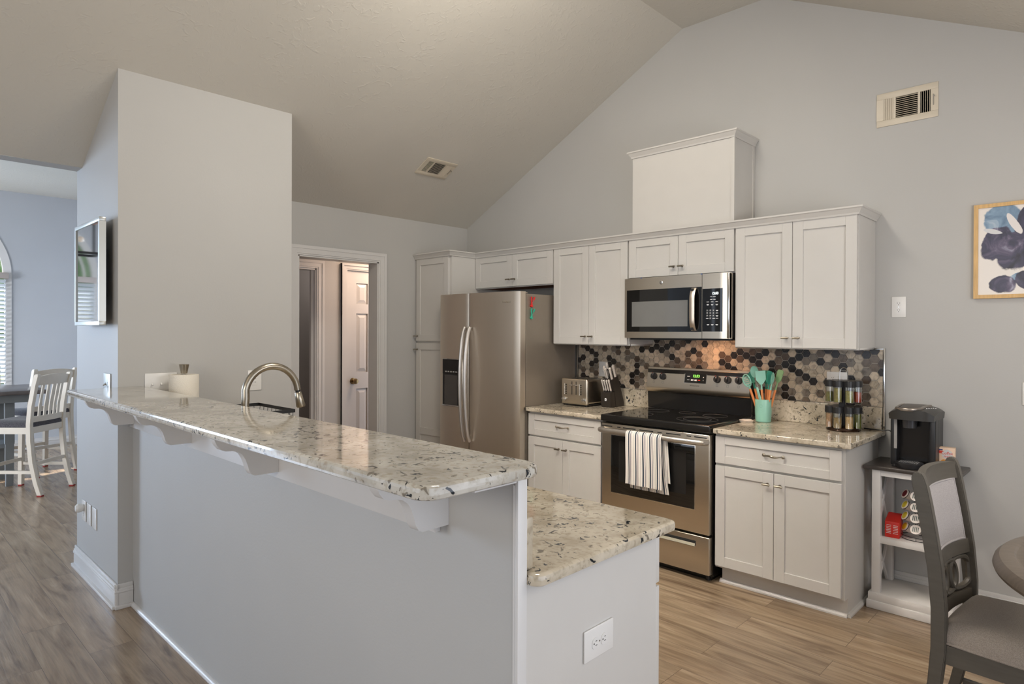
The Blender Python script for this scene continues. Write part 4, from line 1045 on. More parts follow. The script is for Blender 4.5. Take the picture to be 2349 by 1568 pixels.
pl = plate('wall_outlet', 'white outlet plate with a round plug-in low on the partition', (.068, PY0, .383), 0, w=.09, h=.122, group=g)
t = MB(); t.lathe([(0, 0), (.020, 0), (.026, .012), (.026, .030), (.018, .040), (0, .042)], (0, -.008, .020), 20, 'y'); obj('plug_in', t, PLATE, pl, local=True)
plate('blank_plate', 'plain white plate low on the partition, middle one of three', (.185, PY0, .383), 0, w=.09, h=.122, group=g, parts=[('none', 0)], cat='wall plate')
plate('blank_plate', 'plain white plate low on the partition, nearest its outer corner', (.305, PY0, .383), 0, w=.09, h=.122, group=g, parts=[('none', 0)], cat='wall plate')

# utensil crock
c = root('utensil_crock', (2.953, -.14, CZ), 'teal ceramic crock holding cooking utensils right of the range', 'crock')
t = MB(); t.lathe([(0, 0), (.042, 0), (.046, .004), (.0495, .06), (.0495, .140), (.0485, .142), (.046, .140), (.045, .02), (0, .018)], (2.953, -.14, CZ), 40); cr = obj('jar', t, TEALC, c)
t = MB(); K = 24; t.tube([(2.953+.0090*math.cos(2*math.pi*k/K)+.006, -.14-.0498+.0006*abs(math.cos(2*math.pi*k/K)), 1.018+.010*math.sin(2*math.pi*k/K)) for k in range(K)], .0008, 4, closed=True); obj('embossed_mark', t, TEAL, cr)
def utensil(name, lab, bx, by, tx, ty, tz, kind, hm=BEECH, tm=TEAL, wood=1.118, r=.0065, facing=0):
    """from inside the crock at (bx,by) up to neck end (tx,ty,tz), head beyond"""
    b0 = Vector((bx, by, .940)); t1 = Vector((tx, ty, tz)); d = (t1-b0).normalized()
    u = root(name, b0, lab, 'utensil', 'utensils in the teal crock')
    pw = b0+d*((wood-.940)/d.z)
    t = MB(); t.tube([b0, pw], r*1.15, 10); obj('handle', t, hm, u)
    t = MB(); t.tube([pw-d*.001, pw+(t1-pw)*.5, t1], [r*1.05, r*.8, r*.75], 10); nk = obj('neck', t, tm, u)
    side = d.cross(Vector((math.sin(R(facing)), -math.cos(R(facing)), 0))).normalized(); nrm = side.cross(d).normalized()
    def P(a, l, n=0): return t1+side*a+d*l+nrm*n
    t = MB()
    if kind == 'spoon':
        def f(u_, v_, o): a = 2*math.pi*u_; rr = v_; return P(.026*rr*math.cos(a), .036+.038*rr*math.sin(a), -.010*(1-rr*rr)+o)
        t.slab(lambda p, q: f(p, max(q, .02), .0012), lambda p, q: f(p, max(q, .02), -.0012), 20, 5)
    elif kind == 'slotted':
        K = 28; t.tube([P(.026*math.cos(2*math.pi*k/K), .036+.040*math.sin(2*math.pi*k/K), .006*abs(math.cos(2*math.pi*k/K))) for k in range(K)], .0042, 8, closed=True)
        for k in range(5):
            l = .012+k*.0125; w = .024*math.sqrt(max(0, 1-((l-.036)/.038)**2)); t.tube([P(-w, l, .004), P(0, l, -.004), P(w, l, .004)], .0032, 8)
        t.tube([P(0, -.004), P(0, .012, -.004)], .006, 8)
    elif kind == 'turner':
        t.prism([(-.008, 0), (.008, 0), (.030, .030), (.030, .085), (-.030, .085), (-.030, .030)], 'z', -.0015, .0015)
        mtx = Matrix.Identity(4)
        for i_, ax in enumerate((side, d, nrm)):
            for j_ in range(3): mtx[j_][i_] = ax[j_]
        mtx.translation = t1; t.b.transform(mtx)
    elif kind == 'spatula':
        t.prism([(-.008, 0), (.008, 0), (.020, .018), (.022, .075), (.012, .083), (-.014, .080), (-.020, .070), (-.020, .018)], 'z', -.003, .003)
        mtx = Matrix.Identity(4)
        for i_, ax in enumerate((side, d, nrm)):
            for j_ in range(3): mtx[j_][i_] = ax[j_]
        mtx.translation = t1; t.b.transform(mtx)
    elif kind == 'ladle':
        cc_ = P(0, .018, .018); t.lathe([(0, -.030), (.016, -.027), (.028, -.014), (.032, 0), (.030, 0), (.026, -.012), (.014, -.024), (0, -.026)], cc_, 24)
    obj('head', t, tm, u, smooth=50)
    return u
utensil('slotted_spoon', 'teal slotted spoon leaning out over the range from the crock', 2.935, -.150, 2.872, -.165, 1.135, 'slotted', facing=-10)
utensil('slotted_turner', 'teal utensil behind the slotted spoon in the crock', 2.940, -.125, 2.885, -.130, 1.155, 'spoon', tm=TEALD, facing=10)
utensil('serving_spoon', 'tallest teal spoon in the crock', 2.945, -.150, 2.905, -.150, 1.190, 'spoon', facing=5)
utensil('turner', 'broad teal turner in the middle of the crock', 2.965, -.155, 2.950, -.165, 1.150, 'turner', facing=35)
utensil('turner', 'dark teal turner behind the middle of the crock', 2.958, -.115, 2.958, -.110, 1.150, 'turner', tm=TEALD, facing=-25)
utensil('spatula', 'narrow teal spatula standing upright in the crock', 2.972, -.130, 2.982, -.130, 1.150, 'spatula', facing=60, tm=TEALD)
utensil('ladle', 'teal deep ladle at the right of the crock', 2.975, -.150, 3.012, -.160, 1.155, 'spoon', facing=-50)
utensil('basting_spatula', 'pale green spatula leaning far out to the right of the crock', 2.978, -.130, 3.035, -.125, 1.165, 'spatula', facing=-15, tm=mat('pale_green_silicone', srgb(140, 176, 128), .5))
# tongs
u = root('tongs', (2.945, -.165, 1.0), 'teal-tipped metal tongs at the front of the crock', 'utensil', 'utensils in the teal crock')
obj('arm', MB().tube([(2.962, -.165, .99), (2.925, -.172, 1.13)], [.008, .008], 8, flat=.5), TEAL, u); obj('arm', MB().tube([(2.955, -.160, 1.0), (2.912, -.168, 1.19)], [.006, .006], 8, flat=.5), CHROME, u)
# spoon rest
t = MB(); K = 40
def sr(k, s): a = 2*math.pi*k/K; r_ = .040*(1+.10*math.cos(5*a)); return (2.886+r_*s*math.cos(a)*1.05, -.235+r_*s*math.sin(a))
q = [t.b.verts.new((*sr(k, .86), CZ)) for k in range(K)]; q2 = [t.b.verts.new((*sr(k, 1), .9265)) for k in range(K)]; q3 = [t.b.verts.new((*sr(k, .86), .930)) for k in range(K)]; q4 = [t.b.verts.new((*sr(k, .6), .9215)) for k in range(K)]
t.b.faces.new(q[::-1]); t.b.faces.new(q4)
for A, B in ((q, q2), (q2, q3), (q3, q4)):
    for k in range(K): t.b.faces.new([A[k], A[(k+1) % K], B[(k+1) % K], B[k]])
obj('spoon_rest', t, MARBLE, None, org=(2.886, -.235, CZ), label='small scalloped marble spoon rest in front of the teal crock', cat='spoon rest')

# spice rack
SX, SY = 3.425, -.155
c = root('spice_rack', (SX, SY, CZ), 'black two-tier revolving spice rack with wire handle', 'spice rack')
t = MB(); t.lathe([(0, 0), (.088, 0), (.091, .006), (.086, .018), (.070, .025), (.02, .028), (0, .028)], (SX, SY, CZ), 40); obj('base', t, CORKB, c)
t = MB(); t.cyl((SX, SY, .94), (SX, SY, 1.165), .010, n=16); t.box(SX-.012, SX+.012, SY-.045, SY-.040, .94, 1.165); obj('post', t, BLACKP, c)
VA = math.degrees(math.atan2(-4.1303-SY, 4.6161-SX))
JA = [VA-67.5, VA-22.5, VA+22.5, VA+67.5]
for zt in (1.166, 1.018):
    t = MB(); K = 96
    def rr(a): return .080+.020*abs(math.cos(4*a))**.6
    A = []; B = []
    a0 = R(VA+22.5)
    for k in range(K):
        a = 2*math.pi*k/K; r_ = .078+.024*abs(math.cos(4*(a)))**.8; A.append((SX+r_*math.cos(a+a0), SY+r_*math.sin(a+a0)))
    t.prism(A, 'z', zt, zt+.034); obj('carousel', t, BLACKP, c)
t = MB(); dx_ = Vector((-math.sin(R(VA)), math.cos(R(VA)), 0))
pts = [Vector((SX, SY, 1.19))+dx_*.020*s+Vector((0, 0, z)) for s, z in ((-1, 0), (-1, .05), (-.85, .068), (-.45, .080), (0, .084), (.45, .080), (.85, .068), (1, .05), (1, 0))]
t.tube(bez(pts, 4), .0032, 8); obj('handle', t, CHROME, c)
names_t = [('green', 'upper jar of green herbs, leftmost on the spice rack', .62), ('olive', 'upper jar of full olive herbs, second from the left on the spice rack', .95), ('pale', 'upper jar of pale green herbs, third from the left on the spice rack', .75), ('red', 'upper jar of red flakes on the spice rack', .66)]
names_b = [('tan', 'lower jar of tan powder, leftmost on the spice rack', .96), ('grain', 'lower jar of brown seeds on the spice rack', .68), ('cream', 'lower jar of cream yellow powder on the spice rack', .80), ('sage', 'lower jar of dark green herbs, rightmost on the spice rack', .95)]
# seen from the camera the left jar has the largest angle offset to the camera's left
for zt, lst in ((1.166, names_t), (1.018, names_b)):
    for (sp_, lab, fill), ang in zip(lst, JA):
        jx, jy = SX+.077*math.cos(R(ang)), SY+.077*math.sin(R(ang)); z1 = zt; z0 = zt-.088
        j = root('spice_jar', (jx, jy, z0), 'glass '+lab.replace('jar', 'spice jar', 1), 'jar', 'spice jars in the rack')
        t = MB(); t.lathe([(0, 0), (.0205, 0), (.022, .002), (.022, z1-z0), (.0212, z1-z0), (.0212, .003), (0, .003)], (jx, jy, z0), 24); obj('glass', t, JARG, j)
        t = MB(); t.lathe([(0, .0035), (.0205, .0035), (.0205, .006+(z1-z0-.008)*fill), (0, .006+(z1-z0-.008)*fill+.002)], (jx, jy, z0), 20); obj('spice', t, SP[sp_], j)
        t = MB(); t.lathe([(0, 0), (.0235, 0), (.0235, .030), (.021, .0345), (0, .0345)], (jx, jy, z1+.001), 28); cp_ = obj('cap', t, BLACKP, j)
        ca = R(ang*.35+VA*.65); nx_, ny_ = math.cos(ca), math.sin(ca)
        lb = MB(); K = 6
        lb.slab(lambda u, v: Vector((jx+.0238*math.cos(ca-.35+.7*u), jy+.0238*math.sin(ca-.35+.7*u), z1+.010+.0045*v)), lambda u, v: Vector((jx+.0234*math.cos(ca-.35+.7*u), jy+.0234*math.sin(ca-.35+.7*u), z1+.010+.0045*v)), K, 1)
        obj('name_label', lb, DIMINK, cp_)

# ------------------------------------------------------------------ coffee station
CTZ = .765
c = root('coffee_cart', (3.79, -.17, 0), 'narrow white wooden cart with dark slab top beside the base cabinet', 'cart')
obj('top', MB().box(3.578, 4.008, -.335, -.012, CTZ-.022, CTZ, .006, 3), CHARWOOD, c)
CX0, CX1, CY0, CY1 = 3.618, 3.968, -.318, -.030
for xx in (CX0, CX1-.040):
    for yy in (CY0, CY1-.036): obj('post', MB().box(xx, xx+.040, yy, yy+.036, .06, CTZ-.0225, .001), CARTW, c)
obj('apron', MB().box(CX0+.041, CX1-.041, CY0+.002, CY0+.022, .712, CTZ-.0225), CARTW, c)
obj('shelf', MB().box(CX0+.002, CX1-.002, CY0+.004, CY1, .352, .384, .001), CARTW, c)
t = MB(); t.box(3.597, 3.990, -.335, -.022, 0, .045, .004); t.box(3.604, 3.983, -.329, -.024, .0452, .085, .003); obj('plinth', t, CARTW, c)
for xx in (CX0+.010, CX1-.028):
    for za, zb in ((.39, .74), (.09, .35)):
        for s_ in (0, 1):
            ya, yb_ = (CY0+.036, CY1-.036) if s_ else (CY1-.036, CY0+.036)
            w = .012; t = MB(); t.prism([(ya-w, za), (ya+w, za), (yb_+w, zb), (yb_-w, zb)], 'x', xx+.004*s_, xx+.010+.004*s_); obj('cross_brace', t, CARTW, c)
# coffee maker
c = root('coffee_maker', (3.785, -.19, CTZ), 'black single-cup coffee maker on the dark topped cart', 'coffee maker')
x0, x1, yf, yb = 3.690, 3.895, -.315, -.06
t = MB(); t.box(x0+.004, x1, -.20, yb, CTZ+.004, 1.055, .014, 4); t.box(x0+.012, x1-.022, yf+.03, -.19, CTZ, CTZ+.012, .004); t.box(x1-.030, x1+.001, yf+.055, -.19, CTZ+.004, 1.06, .008, 3); t.box(x0, x0+.030, yf+.055, -.19, CTZ+.004, 1.04, .008, 3); obj('body', t, BLACKP, c)
t = MB()
def head(u, v):
    # rounded dome top shell
    a = (u-.5)*2; return Vector((x0-.003+(x1-x0+.008)*u+.006*a*(-max(0, .5-v)), yf+(yb-yf)*v+.018*abs(a)**4*(1-v), 1.090-.026*abs(a)**4-.016*(1-v)**2.2-.012*v**4))
def headb(u, v):
    p = head(u, v); p.z = 1.020; p.x += .003*(1-2*u); return p
t.slab(lambda u, v: head(u, v), headb, 22, 12); obj('top_housing', t, DARKP, c, smooth=50)
t = MB(); hx = x0+.088
pts = [(hx+.058*math.cos(R(a)), -.255+.062*math.sin(R(a))) for a in range(180, 361, 12)]
def hz(x, y): u = (x-x0+.006)/(x1-x0+.014); v = (y-yf)/(yb-yf); return head(u, max(0, v)).z
ring = [Vector((hx-.050, -.150, 0)), Vector((hx-.056, -.20, 0))]+[Vector((p[0], p[1], 0)) for p in pts]+[Vector((hx+.062, -.20, 0)), Vector((hx+.075, -.150, 0))]
for p in ring: p.z = hz(p.x, p.y)+.001
t.tube(bez(ring, 2), .009, 10, flat=.9); obj('handle_ring', t, mat('warm_silver_plastic', srgb(150, 142, 134), .3, .7), c)
t = MB(); t.slab(lambda u, v: Vector((hx-.044+.100*u, -.292+.15*v+.02*abs(u-.5)*2*(1-v), hz(hx-.044+.1*u, -.292+.15*v)+.006)), lambda u, v: Vector((hx-.044+.100*u, -.292+.15*v+.02*abs(u-.5)*2*(1-v), hz(hx-.044+.1*u, -.292+.15*v)-.004)), 8, 8); obj('lid', t, mat('taupe_lid', srgb(78, 70, 64), .35, .2), c, smooth=60)
t = MB(); t.lathe([(.046, 0), (.048, -.022), (.046, -.024), (.036, -.026), (.033, -.070), (0, -.070)], (hx, -.255, 1.046), 28); obj('brew_head', t, mat('dark_metal_ring', (.07, .07, .075), .25, .5), c)
t = MB(); t.box(x0+.024, x1-.03, -.205, -.198, CTZ+.02, 1.04); obj('inner_wall', t, mat('gloss_black_inner', (.010, .009, .009), .18), c)
t = MB(); t.lathe([(0, 0), (.060, 0), (.064, .006), (.066, .026), (.062, .030), (0, .030)], (hx, -.262, CTZ+.001), 36); dt = obj('drip_tray', t, mat('drip_tray_black', (.02, .02, .022), .3), c)
t = MB()
for k in range(5):
    for q in range(9): t.box(hx-.040+q*.010, hx-.036+q*.010, -.300+k*.014, -.294+k*.014, CTZ+.0312, CTZ+.0318)
obj('tray_holes', t, DIMINK, dt)
t = MB(); t.slab(lambda u, v: Vector((x0+.018+.014*u, yf+.0525, .86+.165*v)), lambda u, v: Vector((x0+.018+.014*u, yf+.0565, .86+.165*v)), 1, 1); obj('water_gauge', t, mat('gauge_grey', (.30, .29, .28), .25), c)
t = MB()
for k in range(5): xx = x1-.042+k*.0065; yy = -.245+k*.018; t.cyl((xx, yy, hz(xx, yy)+.0005), (xx, yy, hz(xx, yy)+.0025), .0032, n=10)
obj('buttons', t, WHITEINK_GLOW, c)
t = MB(); t.tube(bez([(3.50, -.030, .9195), (3.52, -.034, .9195), (3.55, -.040, .9195), (3.60, -.045, .9195), (3.640, -.046, .9195), (3.675, -.044, .86), (3.70, -.050, .80)], 6), .0032, 8); obj('power_cord', t, BLACKP, c)
# creamer carton
c = root('creamer_carton', (3.915, -.145, CTZ), 'cream coloured coffee creamer carton behind the grey chair back', 'carton', rot=3)
W_, D_, H_ = .094, .042, .112
obj('carton', MB().box(-W_/2, W_/2, -D_/2, D_/2, .0005, H_, .001), CREAMBOX, c, local=True)
yy = -D_/2-.0006
t = MB(); t.prism([(-.046, .082), (-.046, .096), (.010, .094), (.000, .080)], 'y', yy-.0003, yy+.0004); obj('red_banner', t, REDINK, c, local=True)
t = MB(); t.box(-.046, -.006, yy-.0005, yy+.0004, .097, .103); obj('blue_banner', t, BLUEINK, c, local=True)
t = MB(); t.lathe([(0, 0), (.024, 0), (.024, .0008), (0, .0008)], (.014, yy+.0004, .078), 24, 'y'); obj('logo_oval', t, PLATE, c, local=True)
text('brand_text', 'Coffee', .022, (.013, yy-.0008, .083), FY, REDINK, c, local=True, sx=.85); text('brand_text', 'mate', .019, (.016, yy-.0008, .067), FY, REDINK, c, local=True, sx=.9)
text('count_text', '24', .016, (-.034, yy-.0004, .033), FY, BLUEINK, c, local=True, bold=.0005)
t = MB(); t.lathe([(0, 0), (.016, 0), (.016, .0006), (0, .0006)], (.0, yy+.0004, .034), 20, 'y'); obj('cup_picture', t, ORANGEI, c, local=True)
# red carton on the shelf
c = root('red_carton', (3.702, -.225, .3842), 'small open red carton on the middle shelf of the cart', 'carton', rot=4)
t = MB(); t.box(-.034, .034, -.055, .055, .0005, .085, .0008); t.prism([(-.055, .085), (.055, .085), (.055, .108), (.052, .110)], 'x', -.034, .034); obj('carton', t, REDBOX, c, local=True)
t = MB()
for k in range(6):
    for s_ in (-1, 1): t.box(s_*.016-.012+.002*(k % 2), s_*.016+.011, -.0558, -.0552, .022+k*.0085, .0245+k*.0085)
obj('small_print', t, PLATE, c, local=True)
# pod carousel
PCX, PCY, PZ = 3.815, -.185, .3842
c = root('pod_carousel', (PCX, PCY, PZ), 'black wire carousel holding coffee pods on the cart shelf', 'pod rack')
t = MB(); K = 36
for rr_, zz in ((.092, .004), (.092, .020), (.020, .020), (.030, .285)): t.tube([(PCX+rr_*math.cos(2*math.pi*k/K), PCY+rr_*math.sin(2*math.pi*k/K), PZ+zz) for k in range(K)], .0018, 6, closed=True)
for k in range(8):
    a = R(45*k); t.tube([(PCX+.092*math.cos(a), PCY+.092*math.sin(a), PZ+.004), (PCX+.092*math.cos(a), PCY+.092*math.sin(a), PZ+.020)], .0014, 6)
    t.tube([(PCX+.020*math.cos(a), PCY+.020*math.sin(a), PZ+.020), (PCX+.030*math.cos(a), PCY+.030*math.sin(a), PZ+.285)], .0014, 6)
obj('wire_frame', t, BLACKP, c)
hp = MB(); pods = []
for col, ang in enumerate((214, 266)):
    for lv in range(4):
        a = R(ang); dr = Vector((math.cos(a)*.86, math.sin(a)*.86, .5)).normalized()
        ctr = Vector((PCX, PCY, PZ))+Vector((math.cos(a), math.sin(a), 0))*.070+Vector((0, 0, .058+lv*.058))
        pods.append((col, lv, ctr, dr))
        u = dr.cross(Vector((0, 0, 1))).normalized(); w = dr.cross(u)
        hp.tube([ctr+(u*math.cos(2*math.pi*k/24)+w*math.sin(2*math.pi*k/24))*.0245 for k in range(24)], .0016, 6, closed=True)
obj('holder_rings', hp, BLACKP, c)
words = ['bottom', 'second lowest', 'second highest', 'top']
for col, lv, ctr, dr in pods:
    top = [[YEL, YEL, YEL, MAR], [GRNW, GRNW, GRNW, GRNW]][col][lv]
    lab = ('white coffee pod with %s lid, %s of the column nearest the red carton' % ('maroon' if top is MAR else 'yellow', words[lv])) if col == 0 else 'white coffee pod with green and white lid, %s of the column beside the chair' % words[lv]
    p = root('coffee_pod', ctr, lab, 'coffee pod', 'coffee pods in the carousel')
    mtx = dr.to_track_quat('Z', 'Y').to_matrix().to_4x4(); mtx.translation = ctr
    t = MB(); t.lathe([(0, -.036), (.016, -.036), (.0185, -.030), (.0215, .004), (.0255, .0045), (.0255, .007), (0, .007)], n=28); t.b.transform(mtx); obj('cup', t, PODW, p)
    t = MB()
    if col == 0: t.lathe([(0, .0072), (.019, .0072), (.019, .008), (0, .008)], n=24)
    else:
        for s_ in (-.012, -.004, .004, .012): t.box(s_-.002, s_+.002, -.013, .013, .0072, .0080)
    t.b.transform(mtx); obj('foil_lid', t, top, p)

# ================================================================== RIGHT SIDE: print, vent, chair, table
c = root('framed_print', (4.30, 0, 1.90), 'abstract dark blue flower print in a light oak frame', 'picture')
AX0, AX1, AZ0, AZ1 = 4.016, 4.50, 1.655, 2.145
t = MB()
for q in ([(AX0, AZ0), (AX0+.019, AZ0+.019), (AX0+.019, AZ1-.019), (AX0, AZ1)], [(AX1, AZ0), (AX1-.019, AZ0+.019), (AX1-.019, AZ1-.019), (AX1, AZ1)], [(AX0, AZ0), (AX1, AZ0), (AX1-.019, AZ0+.019), (AX0+.019, AZ0+.019)], [(AX0, AZ1), (AX1, AZ1), (AX1-.019, AZ1-.019), (AX0+.019, AZ1-.019)]): t.prism(q, 'y', -.026, -.001)
obj('frame', t, OAK, c)
t = MB(); t.box(0, AX1-AX0-.036, -.003, 0, 0, AZ1-AZ0-.036); o = obj('print', t, ART, c, local=True); o.location = Vector((AX0+.018, -.016, AZ0+.018))-Vector((4.30, 0, 1.90))
# wall vent
def vent(name, lab, loc, mtx, W_, H_, openside=1, tiltc=-52):
    c = bpy.data.objects.new(name, None); COL.objects.link(c); c.matrix_world = Matrix.Translation(loc) @ mtx; c['label'] = lab; c['category'] = 'vent'; ORG[c] = Vector((0, 0, 0)); s = 1
    w, h = W_/2, H_/2
    ix = w-.036; iz = h-.036
    t = MB(); t.box(-w, w, -.006, 0, iz, h, .002); t.box(-w, w, -.006, 0, -h, -iz, .002); t.box(-w, -ix, -.006, 0, -iz, iz); t.box(ix, w, -.006, 0, -iz, iz)
    t.box(-.066, -.054, -.006, 0, -iz, iz); t.box(.054, .066, -.006, 0, -iz, iz); obj('frame', t, mat('vent_cream', srgb(206, 196, 178), .4), c, local=True)
    obj('duct', MB().box(-ix, ix, .0005, .003, -iz, iz), SLOT, c, local=True)
    t = MB(); n = 11
    for k in range(n):
        z = -iz+(k+.5)*2*iz/n; q = bmesh.new(); bmesh.ops.create_cube(q, size=1); t.merge(q, Matrix.Translation((0, -.004, z)) @ Matrix.Rotation(R(tiltc), 4, 'X') @ Matrix.Diagonal((.107, .0012, .0085, 1)))
    obj('center_louvers', t, mat('vent_cream_louver', srgb(206, 196, 178), .4), c, local=True)
    for sg in (-1, 1):
        t = MB(); xs_ = [sg*(.066+(ix-.066)*(k+.5)/5) for k in range(5)]
        for xx in xs_:
            q = bmesh.new(); bmesh.ops.create_cube(q, size=1); t.merge(q, Matrix.Translation((xx, -.004, 0)) @ Matrix.Rotation(R(72*openside if sg == openside else 28*openside), 4, 'Z') @ Matrix.Diagonal((.0038 if sg == openside else .009, .0012, 2*iz, 1)))
        obj('side_louvers', t, mat('vent_cream_side', srgb(206, 196, 178), .4), c, local=True)
    t = MB(); t.box(s*(ix+.014)-.002, s*(ix+.014)+.002, -.0085, -.006, -.03, .03); t.cyl((s*(ix+.018), -.006, .02), (s*(ix+.018), -.018, .02), .003, n=8); obj('damper_lever', t, CHROME, c, local=True)
vent('wall_vent', 'cream air vent high on the grey gable wall', (3.70, -.0005, 2.754), Matrix.Identity(4), .302, .191)
ang = math.atan(SL)
# local x along world -y, local -y = out of the ceiling (down), local z up the slope
ux = Vector((0, -1, 0)); uz = Vector((math.cos(ang), 0, math.sin(ang))); uy = uz.cross(ux)
mx = Matrix(((ux.x, uy.x, uz.x, 0), (ux.y, uy.y, uz.y, 0), (ux.z, uy.z, uz.z, 0), (0, 0, 0, 1)))
if uy.z < 0: mx = Matrix(((-ux.x, -uy.x, uz.x, 0), (-ux.y, -uy.y, uz.y, 0), (-ux.z, -uy.z, uz.z, 0), (0, 0, 0, 1)))
vent('ceiling_vent', 'cream air vent on the sloped ceiling above the refrigerator', Vector((.612, -.879, ZD+SL*.612))-Vector((-math.sin(ang), 0, math.cos(ang)))*.0008, mx, .306, .197, -1, 52)

# grey dining chair (local +x is forward)
def rounded_post(t, pts, w, y0, y1):
    """pts: (x_back, z); constant thickness w in x; extruded in y"""
    back = [(p[0], p[1]) for p in pts]; front = [(p[0]+(p[2] if len(p) > 2 else w), p[1]) for p in pts]
    t.prism([(q[0], q[1]) for q in back]+[(q[0], q[1]) for q in front[::-1]], 'y', y0, y1, .003)
c = root('dining_chair', (4.172, -1.405, 0), 'grey wooden dining chair with padded grey back beside the round table', 'chair', rot=-3.7)
BP = [(-.100, 0, .032), (-.060, .15, .036), (-.030, .30, .040), (-.021, .42, .044), (-.021, .55, .044), (-.032, .68, .044), (-.050, .80, .044), (-.068, .90, .045), (-.078, .955, .044), (-.081, .975, .041), (-.078, .990, .032), (-.070, .998, .016)]
def xb(z):
    for a, b_ in zip(BP, BP[1:]):
        if a[1] <= z <= b_[1]: u = (z-a[1])/(b_[1]-a[1]); return a[0]+(b_[0]-a[0])*u
    return BP[-1][0]
for sg in (-1, 1):
    t = MB(); rounded_post(t, BP, .044, sg*.200-.016, sg*.200+.016); obj('rear_leg', t, GREYWOOD, c, local=True, smooth=30)
    t = MB(); t.prism([(.405, 0), (.435, 0), (.445, .44), (.397, .44)], 'y', sg*.20-.021, sg*.20+.021, .003); obj('front_leg', t, GREYWOOD, c, local=True)
    t = MB(); t.box(-.02, .40, sg*.20-.010, sg*.20+.010, .14, .165); t.box(.02, .40, sg*.195-.011, sg*.195+.011, .375, .438); obj('side_rail', t, GREYWOOD, c, local=True)
t = MB(); t.box(.400, .422, -.18, .18, .375, .438); t.box(0, .02, -.185, .185, .375, .438); obj('seat_rail', t, GREYWOOD, c, local=True)
def crail(name, za, zb, th=.020, bow=.030, m_=GREYWOOD, off=.012, arch=0., puff=0., hw=.185, crown_=0.):
    t = MB(); nu, nv = 16, 6
    def S(u, v, o):
        y = -hw+2*hw*u; s_ = y/hw; z = za+(zb-za)*v+arch*(1-s_*s_)*(1 if v < .5 else 1)*(1-v if arch < 0 else 1)+crown_*(1-s_*s_)*v
        pf = puff*(max(0, (1-abs(s_)**6))*(1-abs(2*v-1)**6)); return Vector((xb(min(.99, max(0, z)))+off-bow*(1-s_*s_)+o+(pf if o > .001 else -pf*.8), y, z))
    t.slab(lambda u, v: S(u, v, th), lambda u, v: S(u, v, 0), nu, nv if puff else 4); return obj(name, t, m_, c, local=True, smooth=60)
crail('top_rail', .925, .985, .024, crown_=.006, off=.010)
bp_ = crail('back_pad', .705, .930, .020, m_=FABRIC, off=.008, puff=.007, hw=.168)
crail('lower_rail', .655, .705, .020)
crail('bottom_rail', .478, .522, .020)
def edge(y, z, o): s_ = y/.185; return Vector((xb(z)+.008-.030*(1-s_*s_)+o, y, z))
for o_ in (.024,):
    K = 14; loop = [edge(-.164+.328*k/K, .710, o_) for k in range(K+1)]+[edge(.164, .710+.215*k/6, o_) for k in range(1, 7)]+[edge(.164-.328*k/K, .925, o_) for k in range(1, K+1)]+[edge(-.164, .925-.215*k/6, o_) for k in range(1, 6)]
    obj('piping', MB().tube(loop, .004, 6, closed=True), FABRIC, bp_, local=True)
for yc, hwid in ((-.128, .066), (-.043, .062), (.043, .062), (.128, .066)):
    K = 32; t = MB(); pts = [edge(max(-.19, min(.19, yc+hwid*1.05*math.copysign(abs(math.cos(2*math.pi*k/K))**.8, math.cos(2*math.pi*k/K)))), .588+.056*math.copysign(abs(math.sin(2*math.pi*k/K))**.8, math.sin(2*math.pi*k/K)), .010) for k in range(K)]
    t.tube(pts, .0105, 8, closed=True, up=(1, 0, 0)); obj('fretwork_ring', t, GREYWOOD, c, local=True)
t = MB()
def seat(u, v, top):
    x = -.012+.450*u; y = (-.222+.444*v)*(1-.06*(1-u)); ex = min(u, 1-u, v, 1-v)
    if top: return Vector((x, y, .470+.040*(1-(1-min(1, ex*7))**2.4)+.012*math.sin(math.pi*u)*math.sin(math.pi*v)))
    return Vector((x, y, .440))
def seat2(u, v, top):
    p = seat(u, v, top); a = 2*u-1; b_ = 2*v-1; k = 1-.045*(a*a*b_*b_)
    cx_ = .213; p.x = cx_+(p.x-cx_)*k; p.y *= k; return p
t.slab(lambda u, v: seat2(u, v, True), lambda u, v: seat2(u, v, False), 26, 26); st_ = obj('seat', t, FABRICS, c, local=True, smooth=70)
K = 12; per = [(k/K, 0) for k in range(K)]+[(1, k/K) for k in range(K)]+[(1-k/K, 1) for k in range(K)]+[(0, 1-k/K) for k in range(K)]
t = MB(); t.tube([seat2(u, v, False)+Vector((0, 0, .004)) for u, v in per], .005, 8, closed=True); obj('piping', t, FABRICS, st_, local=True)
t = MB(); t.box(.195, .215, -.19, .19, .14, .162); obj('stretcher', t, GREYWOOD, c, local=True)

# round table
TX, TY = 4.87, -1.50
c = root('round_table', (TX, TY, 0), 'round grey wooden dining table with rimmed edge at the right', 'table')
t = MB(); t.lathe([(0, .768), (.505, .768), (.510, .7655), (.516, .7655), (.522, .771), (.540, .771), (.560, .766), (.574, .752), (.578, .738), (.574, .728), (.560, .722), (.545, .712), (0, .712)], (TX, TY, 0), 96); obj('table_top', t, GREYWOODT, c, smooth=30)
t = MB(); t.lathe([(0, .7115), (.500, .7115), (.498, .698), (.485, .665), (.455, .630), (.41, .600), (.37, .585), (0, .585)], (TX, TY, 0), 80); obj('apron', t, GREYWOOD, c, smooth=30)
t = MB(); t.lathe([(0, .5845), (.12, .5845), (.14, .55), (.09, .50), (.07, .42), (.11, .33), (.12, .26), (.08, .20), (.16, .14), (.17, .10), (0, .10)], (TX, TY, 0), 48); obj('pedestal', t, GREYWOOD, c)
